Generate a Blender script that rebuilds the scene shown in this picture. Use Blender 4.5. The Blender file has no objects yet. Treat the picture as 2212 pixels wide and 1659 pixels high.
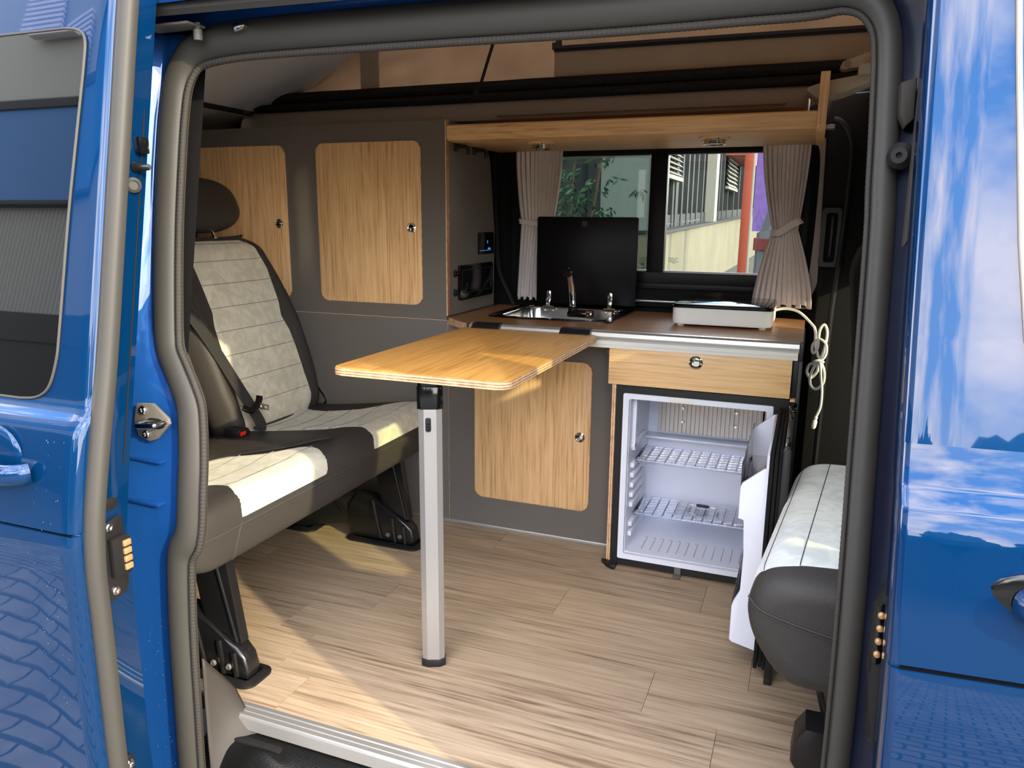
import bpy, bmesh, math, random
from mathutils import Vector, Matrix, noise
random.seed(4)
S = bpy.context.scene
COL = S.collection
PI = math.pi

# ------------------------------------------------------------------ camera, sky, sun, exposure
cam = bpy.data.cameras.new('camera')
cam.sensor_width = 36.0
cam.lens = 1638.736 * 36.0 / 2212.0
cam.clip_start = 0.02
camo = bpy.data.objects.new('camera', cam)
COL.objects.link(camo)
YAW, PIT, ROL = math.radians(21.1774), math.radians(12.2181), math.radians(0.4934)
_r = Vector((math.cos(YAW), math.sin(YAW), 0))
_f = Vector((-math.sin(YAW) * math.cos(PIT), math.cos(YAW) * math.cos(PIT), -math.sin(PIT)))
_u = _r.cross(_f)
_r2 = math.cos(ROL) * _r + math.sin(ROL) * _u
_u2 = -math.sin(ROL) * _r + math.cos(ROL) * _u
camo.matrix_world = Matrix(((_r2.x, _u2.x, -_f.x, 0), (_r2.y, _u2.y, -_f.y, 0), (_r2.z, _u2.z, -_f.z, 1.04), (0, 0, 0, 1)))
S.camera = camo
S.view_settings.view_transform = 'Standard'
S.view_settings.look = 'None'
S.view_settings.exposure = 1.5
S.view_settings.gamma = 1.0
S.view_settings.use_curve_mapping = False
S.cycles.max_bounces = 10
S.cycles.diffuse_bounces = 6
S.cycles.transparent_max_bounces = 16
S.cycles.sample_clamp_indirect = 6.0

w = bpy.data.worlds.new('sky')
S.world = w
w.use_nodes = True
nt = w.node_tree
nt.nodes.clear()
N = nt.nodes.new
out = N('ShaderNodeOutputWorld'); bg = N('ShaderNodeBackground'); tc = N('ShaderNodeTexCoord'); sep = N('ShaderNodeSeparateXYZ')
ramp = N('ShaderNodeValToRGB'); nz = N('ShaderNodeTexNoise'); cr = N('ShaderNodeValToRGB'); mx = N('ShaderNodeMix'); mp = N('ShaderNodeMapping')
ramp.color_ramp.elements[0].position = 0.48; ramp.color_ramp.elements[0].color = (0.72, 0.70, 0.68, 1)
ramp.color_ramp.elements[1].position = 0.85; ramp.color_ramp.elements[1].color = (0.14, 0.28, 0.56, 1)
e = ramp.color_ramp.elements.new(0.62); e.color = (0.28, 0.43, 0.70, 1)
ma = N('ShaderNodeMath'); ma.operation = 'MULTIPLY_ADD'; ma.inputs[1].default_value = 0.5; ma.inputs[2].default_value = 0.5
mp.inputs['Scale'].default_value = (1, 1, 1.15)
nz.inputs['Scale'].default_value = 4.6; nz.inputs['Detail'].default_value = 9; nz.inputs['Roughness'].default_value = 0.58; nz.inputs['Distortion'].default_value = 0.25
cr.color_ramp.elements[0].position = 0.41; cr.color_ramp.elements[0].color = (0, 0, 0, 1)
cr.color_ramp.elements[1].position = 0.66; cr.color_ramp.elements[1].color = (1, 1, 1, 1)
mx.data_type = 'RGBA'; mx.inputs['B'].default_value = (1.34, 1.14, 0.88, 1)
L = nt.links.new
L(tc.outputs['Generated'], sep.inputs[0]); L(sep.outputs['Z'], ma.inputs[0]); L(ma.outputs[0], ramp.inputs[0])
L(tc.outputs['Generated'], mp.inputs[0]); L(mp.outputs[0], nz.inputs['Vector']); L(nz.outputs['Fac'], cr.inputs[0])
L(cr.outputs['Color'], mx.inputs['Factor']); L(ramp.outputs['Color'], mx.inputs['A']); L(mx.outputs['Result'], bg.inputs['Color'])
bg.inputs['Strength'].default_value = 4.2
L(bg.outputs[0], out.inputs[0])

sun = bpy.data.lights.new('sun', 'SUN')
sun.energy = 2.35
sun.color = (1.0, 0.86, 0.58)
sun.angle = math.radians(0.7)
suno = bpy.data.objects.new('sun', sun)
COL.objects.link(suno)
suno.rotation_euler = Vector((-2.2, 1.01, -1.0)).to_track_quat('-Z', 'Y').to_euler()

# ------------------------------------------------------------------ materials
def lin(v):
    v /= 255.0
    return v / 12.92 if v <= 0.04045 else ((v + 0.055) / 1.055) ** 2.4
def rgb(r, g, b): return (lin(r), lin(g), lin(b), 1.0)

def mat(name, col, rough=0.5, metal=0.0, spec=0.5, coat=0.0, coat_ior=1.5, bump=None, mott=None, sheen=0.0, trans=0.0, ior=1.45, emit=None):
    m = bpy.data.materials.new(name); m.use_nodes = True
    t = m.node_tree; p = t.nodes['Principled BSDF']
    p.inputs['Base Color'].default_value = col; p.inputs['Roughness'].default_value = rough; p.inputs['Metallic'].default_value = metal
    p.inputs['Specular IOR Level'].default_value = spec; p.inputs['Coat Weight'].default_value = coat; p.inputs['Coat IOR'].default_value = coat_ior
    p.inputs['Coat Roughness'].default_value = 0.02
    p.inputs['IOR'].default_value = ior; p.inputs['Transmission Weight'].default_value = trans
    if sheen: p.inputs['Sheen Weight'].default_value = sheen
    if emit: p.inputs['Emission Color'].default_value = emit[0]; p.inputs['Emission Strength'].default_value = emit[1]
    c = t.nodes.new('ShaderNodeTexCoord')
    if mott:                                     # (scale, colour 2, low, high)
        n = t.nodes.new('ShaderNodeTexNoise'); n.inputs['Scale'].default_value = mott[0]; n.inputs['Detail'].default_value = 6; n.inputs['Distortion'].default_value = mott[4] if len(mott) > 4 else 0.0
        r = t.nodes.new('ShaderNodeValToRGB'); r.color_ramp.elements[0].position = mott[2]; r.color_ramp.elements[1].position = mott[3]
        r.color_ramp.elements[0].color = col; r.color_ramp.elements[1].color = mott[1]
        t.links.new(c.outputs['Object'], n.inputs['Vector']); t.links.new(n.outputs['Fac'], r.inputs[0]); t.links.new(r.outputs[0], p.inputs['Base Color'])
    if bump:                                     # (kind, scale, strength)
        if bump[0] == 'voronoi':
            n = t.nodes.new('ShaderNodeTexVoronoi'); o = n.outputs['Distance']
        else:
            n = t.nodes.new('ShaderNodeTexNoise'); n.inputs['Detail'].default_value = 4; o = n.outputs['Fac']
        n.inputs['Scale'].default_value = bump[1]
        cv_ = c.outputs['Object']
        if bump[0] == 'streak':
            q = t.nodes.new('ShaderNodeMapping'); q.inputs['Scale'].default_value = (1, 1, .16); t.links.new(cv_, q.inputs[0]); cv_ = q.outputs[0]; n.inputs['Detail'].default_value = 1.5
        b = t.nodes.new('ShaderNodeBump'); b.inputs['Strength'].default_value = bump[2]; b.inputs['Distance'].default_value = 0.002
        t.links.new(cv_, n.inputs['Vector']); t.links.new(o, b.inputs['Height']); t.links.new(b.outputs[0], p.inputs['Normal'])
    return m

def wood(name, light, mid, dark, axis, fine=1.0, rough=0.45, spec=0.4, bumpy=0.06, vary=False, big=1.0):
    """oak grain running along the axis 'x', 'y' or 'z'"""
    m = bpy.data.materials.new(name); m.use_nodes = True
    t = m.node_tree; p = t.nodes['Principled BSDF']; p.inputs['Roughness'].default_value = rough; p.inputs['Specular IOR Level'].default_value = spec
    n = t.nodes.new; l = t.links.new
    c = n('ShaderNodeTexCoord'); src = c.outputs['Object']
    if vary:
        oi = n('ShaderNodeObjectInfo'); va = n('ShaderNodeVectorMath'); va.operation = 'MULTIPLY_ADD'
        va.inputs[1].default_value = (1, 1, 1)
        sc = n('ShaderNodeVectorMath'); sc.operation = 'SCALE'; sc.inputs[0].default_value = (37.0, 23.0, 11.0); l(oi.outputs['Random'], sc.inputs['Scale'])
        l(src, va.inputs[0]); l(sc.outputs[0], va.inputs[2]); src = va.outputs[0]
    k = {'x': 0, 'y': 1, 'z': 2}[axis]
    def stretched(s, along):
        v = [s, s, s]; v[k] = along
        q = n('ShaderNodeMapping'); q.inputs['Scale'].default_value = v; l(src, q.inputs[0]); return q.outputs[0]
    a = n('ShaderNodeTexNoise'); a.inputs['Scale'].default_value = 1; a.inputs['Detail'].default_value = 5; a.inputs['Roughness'].default_value = 0.65; l(stretched(150 * fine, 5 * fine), a.inputs['Vector'])
    b = n('ShaderNodeTexNoise'); b.inputs['Scale'].default_value = 1; b.inputs['Detail'].default_value = 3; b.inputs['Distortion'].default_value = 0.8; l(stretched(16 * big, 0.9 * big), b.inputs['Vector'])
    wv = n('ShaderNodeMath'); wv.operation = 'MULTIPLY'; wv.inputs[1].default_value = 55.0; l(b.outputs['Fac'], wv.inputs[0])
    si = n('ShaderNodeMath'); si.operation = 'SINE'; l(wv.outputs[0], si.inputs[0])
    s2 = n('ShaderNodeMath'); s2.operation = 'MULTIPLY_ADD'; s2.inputs[1].default_value = 0.055; s2.inputs[2].default_value = 0.0; l(si.outputs[0], s2.inputs[0])
    ad = n('ShaderNodeMath'); ad.operation = 'ADD'; l(a.outputs['Fac'], ad.inputs[0]); l(s2.outputs[0], ad.inputs[1])
    g = n('ShaderNodeTexNoise'); g.inputs['Scale'].default_value = 1; g.inputs['Detail'].default_value = 2; l(stretched(9 * big, 0.6 * big), g.inputs['Vector'])
    g2 = n('ShaderNodeMath'); g2.operation = 'MULTIPLY_ADD'; g2.inputs[1].default_value = 0.35; g2.inputs[2].default_value = -0.17; l(g.outputs['Fac'], g2.inputs[0])
    a2 = n('ShaderNodeMath'); a2.operation = 'ADD'; l(ad.outputs[0], a2.inputs[0]); l(g2.outputs[0], a2.inputs[1])
    r = n('ShaderNodeValToRGB'); r.color_ramp.elements[0].position = 0.26; r.color_ramp.elements[0].color = dark
    r.color_ramp.elements[1].position = 0.66; r.color_ramp.elements[1].color = light
    e = r.color_ramp.elements.new(0.44); e.color = mid
    l(a2.outputs[0], r.inputs[0])
    colr = r.outputs[0]
    if vary:
        hs = n('ShaderNodeHueSaturation'); mr = n('ShaderNodeMapRange'); mr.inputs['To Min'].default_value = 0.93; mr.inputs['To Max'].default_value = 1.07
        l(oi.outputs['Random'], mr.inputs[0]); l(mr.outputs[0], hs.inputs['Value']); l(colr, hs.inputs['Color']); colr = hs.outputs[0]
    l(colr, p.inputs['Base Color'])
    bp = n('ShaderNodeBump'); bp.inputs['Strength'].default_value = bumpy; bp.inputs['Distance'].default_value = 0.001; l(a.outputs['Fac'], bp.inputs['Height']); l(bp.outputs[0], p.inputs['Normal'])
    return m

def plywood(name, axis='z', scale=330.0):
    m = bpy.data.materials.new(name); m.use_nodes = True
    t = m.node_tree; p = t.nodes['Principled BSDF']; p.inputs['Roughness'].default_value = 0.55
    c = t.nodes.new('ShaderNodeTexCoord'); s = t.nodes.new('ShaderNodeSeparateXYZ'); t.links.new(c.outputs['Object'], s.inputs[0])
    a = t.nodes.new('ShaderNodeMath'); a.operation = 'MULTIPLY'; a.inputs[1].default_value = scale * 2 * PI / 2.0
    t.links.new(s.outputs[axis.upper()], a.inputs[0])
    b = t.nodes.new('ShaderNodeMath'); b.operation = 'SINE'; t.links.new(a.outputs[0], b.inputs[0])
    n = t.nodes.new('ShaderNodeTexNoise'); n.inputs['Scale'].default_value = 60; n.inputs['Detail'].default_value = 5; t.links.new(c.outputs['Object'], n.inputs['Vector'])
    d = t.nodes.new('ShaderNodeMath'); d.operation = 'MULTIPLY_ADD'; d.inputs[1].default_value = 0.35; t.links.new(b.outputs[0], d.inputs[0]); t.links.new(n.outputs['Fac'], d.inputs[2])
    r = t.nodes.new('ShaderNodeValToRGB'); r.color_ramp.elements[0].position = 0.15; r.color_ramp.elements[0].color = rgb(150, 104, 70)
    r.color_ramp.elements[1].position = 0.75; r.color_ramp.elements[1].color = rgb(226, 190, 148)
    t.links.new(d.outputs[0], r.inputs[0]); t.links.new(r.outputs[0], p.inputs['Base Color'])
    return m

def glass(name, tint, gloss=1.0, rough=0.0, base=0.0):
    m = bpy.data.materials.new(name); m.use_nodes = True
    t = m.node_tree; t.nodes.clear(); n = t.nodes.new
    o = n('ShaderNodeOutputMaterial'); tr = n('ShaderNodeBsdfTransparent'); gl = n('ShaderNodeBsdfGlossy'); f = n('ShaderNodeFresnel'); mxx = n('ShaderNodeMixShader'); mu = n('ShaderNodeMath')
    tr.inputs[0].default_value = tint; gl.inputs['Roughness'].default_value = rough; f.inputs[0].default_value = 1.5
    mu.operation = 'MULTIPLY_ADD'; mu.inputs[1].default_value = gloss; mu.inputs[2].default_value = base
    t.links.new(f.outputs[0], mu.inputs[0]); t.links.new(mu.outputs[0], mxx.inputs[0]); t.links.new(tr.outputs[0], mxx.inputs[1]); t.links.new(gl.outputs[0], mxx.inputs[2]); t.links.new(mxx.outputs[0], o.inputs[0])
    return m

def canvas_mat(name, col, col2, tl):
    m = bpy.data.materials.new(name); m.use_nodes = True
    t = m.node_tree; t.nodes.clear(); n = t.nodes.new; l = t.links.new
    o = n('ShaderNodeOutputMaterial'); d = n('ShaderNodeBsdfDiffuse'); tr = n('ShaderNodeBsdfTranslucent'); mxx = n('ShaderNodeMixShader'); mxx.inputs[0].default_value = tl
    c = n('ShaderNodeTexCoord'); z = n('ShaderNodeTexNoise'); z.inputs['Scale'].default_value = 7; z.inputs['Detail'].default_value = 5
    r = n('ShaderNodeValToRGB'); r.color_ramp.elements[0].color = col; r.color_ramp.elements[1].color = col2; r.color_ramp.elements[0].position = .3; r.color_ramp.elements[1].position = .7
    l(c.outputs['Object'], z.inputs['Vector']); l(z.outputs['Fac'], r.inputs[0]); l(r.outputs[0], d.inputs[0]); l(r.outputs[0], tr.inputs[0])
    b = n('ShaderNodeBump'); b.inputs['Strength'].default_value = .25; b.inputs['Distance'].default_value = .01; l(z.outputs['Fac'], b.inputs['Height']); l(b.outputs[0], d.inputs['Normal'])
    l(d.outputs[0], mxx.inputs[1]); l(tr.outputs[0], mxx.inputs[2]); l(mxx.outputs[0], o.inputs[0])
    return m

K = {}
OL, OM, OD = rgb(234, 194, 141), rgb(218, 174, 122), rgb(182, 136, 90)
K['oak_z'] = wood('oak_vertical', OL, OM, OD, 'z')
K['oak_x'] = wood('oak_lengthwise', OL, OM, OD, 'x')
K['oak_y'] = wood('oak_crosswise', rgb(220, 165, 88), rgb(203, 146, 72), rgb(164, 110, 50), 'y')
K['oak_top'] = wood('oak_worktop', rgb(176, 128, 84), rgb(150, 104, 66), rgb(118, 78, 48), 'x', rough=0.32, spec=0.5)
K['plank'] = wood('vinyl_oak_plank', rgb(174, 154, 128), rgb(155, 134, 109), rgb(112, 92, 73), 'x', fine=0.75, rough=0.5, spec=0.35, vary=True, big=0.8)
K['ply_z'] = plywood('plywood_edge', 'z')
K['ply_x'] = plywood('plywood_edge_upright', 'x')
K['dark'] = mat('dark_grey_laminate', rgb(104, 98, 91), 0.55, spec=0.3, bump=('noise', 900, 0.05))
K['black'] = mat('black_plastic', rgb(24, 23, 24), 0.42)
K['soft'] = mat('soft_black_trim', rgb(23, 22, 22), 0.8, spec=0.2, bump=('noise', 500, 0.1))
K['trimgrey'] = mat('grey_trim_plastic', rgb(150, 141, 133), 0.65, spec=0.25, bump=('noise', 700, 0.05))
K['gloss'] = mat('gloss_black', rgb(14, 14, 15), 0.12, spec=0.6)
K['glasstop'] = mat('black_glass', rgb(8, 8, 9), 0.06, spec=0.22)
K['steelblack'] = mat('black_painted_steel', rgb(20, 20, 21), 0.25, spec=0.6)
K['rubber'] = mat('grey_rubber', rgb(58, 56, 52), 0.5, spec=0.3, bump=('noise', 300, 0.05))
K['rubberdark'] = mat('dark_rubber', rgb(54, 51, 47), 0.65, spec=0.2)
K['vinyl'] = mat('black_leatherette', rgb(56, 53, 50), 0.5, spec=0.24, bump=('voronoi', 420, 0.22))
K['suede'] = mat('light_grey_suede', rgb(188, 184, 164), 0.95, spec=0.1, sheen=0.2, mott=(22, rgb(206, 202, 182), .4, .62, 1.2), bump=('noise', 600, 0.1))
K['suedecool'] = mat('pale_grey_suede', rgb(196, 200, 198), 0.95, spec=0.1, sheen=0.25, mott=(18, rgb(216, 219, 215), .4, .62, 1.4))
K['stitch'] = mat('dark_thread', rgb(60, 57, 54), 0.8)
K['seam'] = mat('suede_seam', rgb(124, 119, 110), 0.9)
K['paint'] = mat('blue_car_paint', rgb(3, 42, 80), 0.30, metal=0.3, spec=0.0, coat=1.0, coat_ior=1.5, bump=('noise', 2.5, 0.012))
K['paintin'] = mat('blue_jamb_paint', rgb(20, 66, 128), 0.25, metal=0.3, spec=0.1, coat=1.0, coat_ior=1.7, bump=('streak', 26, 0.9))
K['alu'] = mat('anodised_aluminium', rgb(176, 173, 168), 0.35, metal=0.7)
K['cream'] = mat('off_white_profile', rgb(222, 219, 208), 0.45)
K['chrome'] = mat('chrome', rgb(232, 230, 226), 0.06, metal=1.0)
K['steel'] = mat('stainless_steel', rgb(206, 203, 198), 0.16, metal=1.0)
K['white'] = mat('white_fridge_liner', rgb(222, 225, 236), 0.35, spec=0.4)
K['whitebody'] = mat('white_plastic', rgb(246, 244, 238), 0.35)
K['clear'] = glass('clear_plastic', (0.93, 0.95, 1.0, 1), 1.6, 0.03, 0.02)
K['bagfilm'] = glass('clear_film', (0.95, 0.96, 1.0, 1), 1.5, 0.15, 0.06)
K['fin'] = mat('aluminium_fins', rgb(190, 184, 178), 0.4, metal=0.6)
K['curtain'] = mat('taupe_curtain', rgb(214, 203, 198), 0.9, spec=0.1, sheen=0.2, bump=('noise', 900, 0.1))
K['canvas'] = canvas_mat('brown_tent_canvas', rgb(122, 96, 72), rgb(136, 109, 83), 0.16)
K['canvasdark'] = canvas_mat('olive_tent_strip', rgb(172, 158, 138), rgb(180, 166, 146), 0.16)
K['zip'] = mat('dark_zip_tape', rgb(58, 60, 66), 0.7)
K['felt'] = mat('black_felt', rgb(40, 39, 39), 1.0, spec=0.05, mott=(420, rgb(58, 57, 57), .45, .62), bump=('noise', 500, 0.6))
K['board'] = mat('grey_roof_board', rgb(216, 218, 222), 0.8, spec=0.2, bump=('noise', 900, 0.08))
K['beige'] = mat('beige_headliner', rgb(150, 134, 118), 0.9, spec=0.15)
K['beigebright'] = mat('beige_plastic', rgb(176, 166, 150), 0.6, spec=0.3)
K['pane'] = glass('window_glass', (0.93, 0.96, 0.93, 1), 1.0)
K['panetint'] = glass('tinted_glass', (0.50, 0.55, 0.53, 1), 1.3)
K['panegreen'] = glass('green_tinted_glass', (0.74, 0.80, 0.55, 1), 1.0)
K['privacy'] = mat('dark_privacy_glass', rgb(7, 8, 9), 0.02, spec=0.45, coat=1.0, coat_ior=1.36)
K['frit'] = mat('white_dot_print', rgb(190, 194, 190), 0.6)
K['print'] = mat('dark_print', rgb(70, 72, 66), 0.6)
K['red'] = mat('red_plastic', rgb(210, 30, 24), 0.4)
K['copper'] = mat('copper_contact', rgb(206, 160, 112), 0.4, metal=0.6)
K['zinc'] = mat('zinc_plate', rgb(104, 100, 93), 0.6, metal=0.25, bump=('noise', 120, 0.15))
K['webbing'] = mat('black_webbing', rgb(44, 43, 43), 0.6, spec=0.4, bump=('noise', 700, 0.3))
K['cable'] = mat('white_cable', rgb(236, 233, 224), 0.4)
K['bluelight'] = mat('blue_display_glow', rgb(40, 110, 170), 0.4, emit=(rgb(60, 150, 220), 0.5))
K['olive'] = mat('dark_olive_plastic', rgb(74, 68, 54), 0.6)
K['concrete'] = mat('cream_concrete', rgb(102, 98, 79), 0.85, mott=(0.8, rgb(94, 90, 72), .4, .65))
K['clad'] = mat('grey_cladding', rgb(96, 106, 102), 0.6)
K['frame'] = mat('anthracite_window_frame', rgb(40, 43, 45), 0.6, spec=0.15)
K['slat'] = mat('silver_blind_slat', rgb(112, 112, 106), 0.6, metal=0.0, spec=0.2)
K['officeglass'] = mat('office_glass', rgb(22, 24, 25), 0.05, spec=0.6)
K['orange'] = mat('orange_facade', rgb(122, 50, 30), 0.7)
K['purple'] = canvas_mat('purple_banner_cloth', rgb(78, 62, 112), rgb(88, 72, 122), 0.3)
K['bannerwhite'] = mat('banner_white', rgb(225, 222, 230), 0.8)
K['leaf'] = mat('green_leaf', rgb(34, 62, 42), 0.6, mott=(9, rgb(46, 80, 52), .4, .6))
K['bark'] = mat('bark', rgb(70, 58, 46), 0.9)
K['carpaint'] = mat('silver_grey_car_paint', rgb(46, 49, 52), 0.55, spec=0.12)
K['cardark'] = mat('dark_car_plastic', rgb(26, 28, 30), 0.5, spec=0.2)
K['taillight'] = mat('red_tail_lamp', rgb(64, 2, 5), 0.4, spec=0.15)
K['asphalt'] = mat('dark_asphalt', rgb(42, 43, 38), 0.9, mott=(60, rgb(52, 53, 47), .4, .6))
K['paver'] = mat('grey_concrete_paver', rgb(92, 89, 86), 0.85, mott=(3, rgb(112, 109, 105), .4, .6), bump=('noise', 90, 0.2))
K['trimdark'] = mat('dark_grey_trim', rgb(62, 58, 55), 0.65, spec=0.25)
K['bluewall'] = mat('blue_facade', rgb(38, 100, 160), 0.6)
K['ribgrey'] = mat('grey_ribbed_sheet', rgb(150, 152, 148), 0.6)
K['frameblack'] = mat('satin_black_frame', rgb(20, 18, 18), 0.45, spec=0.25)
K['darkconcrete'] = mat('dull_yard_wall', rgb(78, 78, 66), 0.9)
K['linerlight'] = mat('light_headliner', rgb(226, 212, 196), 0.9, spec=0.1)
K['gapblack'] = mat('dark_panel_gap', rgb(10, 11, 14), 0.9, spec=0.0)
K['striplight'] = mat('pale_window_strip', rgb(150, 144, 134), 0.6, spec=0.2)
K['navyshade'] = mat('blue_paint_in_shade', rgb(14, 20, 40), 0.3, spec=0.4)  # blue van paint darkened to stand for shade on the front pillar
K['tyre'] = mat('tyre_rubber', rgb(26, 26, 26), 0.8)
K['stepblack'] = mat('grained_black_step', rgb(14, 14, 13), 0.42, spec=0.22, bump=('voronoi', 300, 0.3))

# ------------------------------------------------------------------ geometry helpers
def box(bm, x0, x1, y0, y1, z0, z1, bv=0.0, seg=2):
    vs = [bm.verts.new((x, y, z)) for x in (x0, x1) for y in (y0, y1) for z in (z0, z1)]
    fs = [bm.faces.new([vs[i] for i in f]) for f in ((0, 1, 3, 2), (4, 6, 7, 5), (0, 4, 5, 1), (2, 3, 7, 6), (0, 2, 6, 4), (1, 5, 7, 3))]
    if bv:
        es = list({e for f in fs for e in f.edges})
        bmesh.ops.bevel(bm, geom=es, offset=bv, offset_type='OFFSET', segments=seg, profile=0.5, affect='EDGES', clamp_overlap=True)
    return vs

def P3(axis, a, p, q):
    return {'x': (a, p, q), 'y': (p, a, q), 'z': (p, q, a)}[axis]

def prism(bm, pts, axis, a0, a1, bv=0.0, seg=2):
    n = len(pts)
    A = [bm.verts.new(P3(axis, a0, *p)) for p in pts]; B = [bm.verts.new(P3(axis, a1, *p)) for p in pts]
    f0 = bm.faces.new(A[::-1]); f1 = bm.faces.new(B)
    for i in range(n): bm.faces.new((A[i], A[(i + 1) % n], B[(i + 1) % n], B[i]))
    if bv:
        bmesh.ops.bevel(bm, geom=list(f0.edges) + list(f1.edges), offset=bv, offset_type='OFFSET', segments=seg, profile=0.5, affect='EDGES', clamp_overlap=True)

def rrect(x0, z0, x1, z1, r, n=6):
    o = []
    for cx, cz, a in ((x1 - r, z1 - r, 0), (x0 + r, z1 - r, 90), (x0 + r, z0 + r, 180), (x1 - r, z0 + r, 270)):
        for i in range(n + 1):
            t = math.radians(a + 90.0 * i / n); o.append((cx + r * math.cos(t), cz + r * math.sin(t)))
    return o

def ringframe(bm, outer, inner, axis, a0, a1):
    n = len(outer)
    O0 = [bm.verts.new(P3(axis, a0, *p)) for p in outer]; O1 = [bm.verts.new(P3(axis, a1, *p)) for p in outer]
    I0 = [bm.verts.new(P3(axis, a0, *p)) for p in inner]; I1 = [bm.verts.new(P3(axis, a1, *p)) for p in inner]
    for i in range(n):
        j = (i + 1) % n
        for q in ((O0[i], O0[j], I0[j], I0[i]), (O1[j], O1[i], I1[i], I1[j]), (O0[j], O0[i], O1[i], O1[j]), (I0[i], I0[j], I1[j], I1[i])):
            bm.faces.new(q)

def smoothpath(pts, n=8, closed=False):
    P = [Vector(p) for p in pts]; o = []; m = len(P)
    for i in range(m if closed else m - 1):
        a, b, c, d = (P[(i - 1) % m], P[i], P[(i + 1) % m], P[(i + 2) % m]) if closed else (P[max(i - 1, 0)], P[i], P[i + 1], P[min(i + 2, m - 1)])
        for k in range(n):
            t = k / n
            o.append(0.5 * ((2 * b) + (c - a) * t + (2 * a - 5 * b + 4 * c - d) * t * t + (3 * b - a - 3 * c + d) * t ** 3))
    if not closed: o.append(P[-1])
    return o

def resample(pts, step, closed=False):
    P = [Vector(p) for p in pts]
    if closed: P.append(P[0])
    o = [P[0]]; acc = 0.0
    for a, b in zip(P, P[1:]):
        d = (b - a).length; t = step - acc
        while t <= d:
            o.append(a.lerp(b, t / d)); t += step
        acc = (acc + d) % step if d else acc
    return o

def sweep(bm, path, section, normal=(0, -1, 0), closed=False, scale=None, fixed=False, caps=True):
    """section points (u, v): u along the path's side vector, v along its normal"""
    P = [Vector(p) for p in path]; m = len(P); rings = []
    nrm = Vector(normal).normalized()
    for i in range(m):
        if closed: t = (P[(i + 1) % m] - P[i - 1])
        else: t = P[min(i + 1, m - 1)] - P[max(i - 1, 0)]
        if t.length < 1e-9: t = Vector((0, 0, 1))
        t.normalize()
        base = Vector(normal) if fixed else nrm
        q = base - t * base.dot(t)
        if q.length < 1e-6: q = t.orthogonal()
        nrm = q.normalized()
        side = t.cross(nrm)
        s = scale[i] if scale else 1.0
        rings.append([bm.verts.new(P[i] + side * (u * s) + nrm * (v * s)) for u, v in section])
    k = len(section)
    for i in range(m if closed else m - 1):
        a, b = rings[i], rings[(i + 1) % m]
        for j in range(k): bm.faces.new((a[j], a[(j + 1) % k], b[(j + 1) % k], b[j]))
    if caps and not closed and k > 2:
        bm.faces.new(rings[0][::-1]); bm.faces.new(rings[-1])

def circ(r, n=8): return [(r * math.cos(2 * PI * i / n), r * math.sin(2 * PI * i / n)) for i in range(n)]
def tube(bm, path, r, n=8, closed=False, scale=None, normal=(0, -1, 0.01)): sweep(bm, path, circ(r, n), normal, closed, scale)

def lathe(bm, prof, center, axis=(0, 0, 1), n=24):
    a = Vector(axis).normalized(); u = a.orthogonal().normalized(); v = a.cross(u); c = Vector(center); rings = []
    for r, h in prof:
        if r < 1e-6: rings.append([bm.verts.new(c + a * h)])
        else: rings.append([bm.verts.new(c + a * h + (u * math.cos(2 * PI * i / n) + v * math.sin(2 * PI * i / n)) * r) for i in range(n)])
    for A, B in zip(rings, rings[1:]):
        for i in range(n):
            j = (i + 1) % n
            if len(A) == 1 and len(B) == 1: continue
            if len(A) == 1: bm.faces.new((A[0], B[i], B[j]))
            elif len(B) == 1: bm.faces.new((A[i], A[j], B[0]))
            else: bm.faces.new((A[i], A[j], B[j], B[i]))
    for R, rev in ((rings[0], True), (rings[-1], False)):
        if len(R) > 2: bm.faces.new(R[::-1] if rev else R)

def grid(bm, fn, nu, nv, closeu=False):
    V = [[bm.verts.new(fn(i / (nu if closeu else nu - 1), j / (nv - 1))) for j in range(nv)] for i in range(nu)]
    for i in range(nu if closeu else nu - 1):
        for j in range(nv - 1):
            a, b = V[i], V[(i + 1) % nu]
            bm.faces.new((a[j], b[j], b[j + 1], a[j + 1]))
    return V

def loft(bm, rings, capped=True):
    R = [[bm.verts.new(p) for p in r] for r in rings]; k = len(R[0])
    for a, b in zip(R, R[1:]):
        for j in range(k): bm.faces.new((a[j], a[(j + 1) % k], b[(j + 1) % k], b[j]))
    if capped: bm.faces.new(R[0][::-1]); bm.faces.new(R[-1])

def ell(bm, c, rx, ry, rz, nu=20, nv=12, p=1.0):
    def sg(v): return math.copysign(abs(v) ** p, v)
    c = Vector(c); rings = []
    for i in range(1, nv):
        t = PI * i / nv - PI / 2
        rings.append([(c.x + rx * sg(math.cos(t)) * sg(math.cos(2 * PI * j / nu)), c.y + ry * sg(math.cos(t)) * sg(math.sin(2 * PI * j / nu)), c.z + rz * sg(math.sin(t))) for j in range(nu)])
    loft(bm, rings)

def interp(x, xs, ys):
    if x <= xs[0]: return ys[0]
    for a, b, p, q in zip(xs, xs[1:], ys, ys[1:]):
        if x <= b: return p + (q - p) * (x - a) / (b - a)
    return ys[-1]

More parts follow.
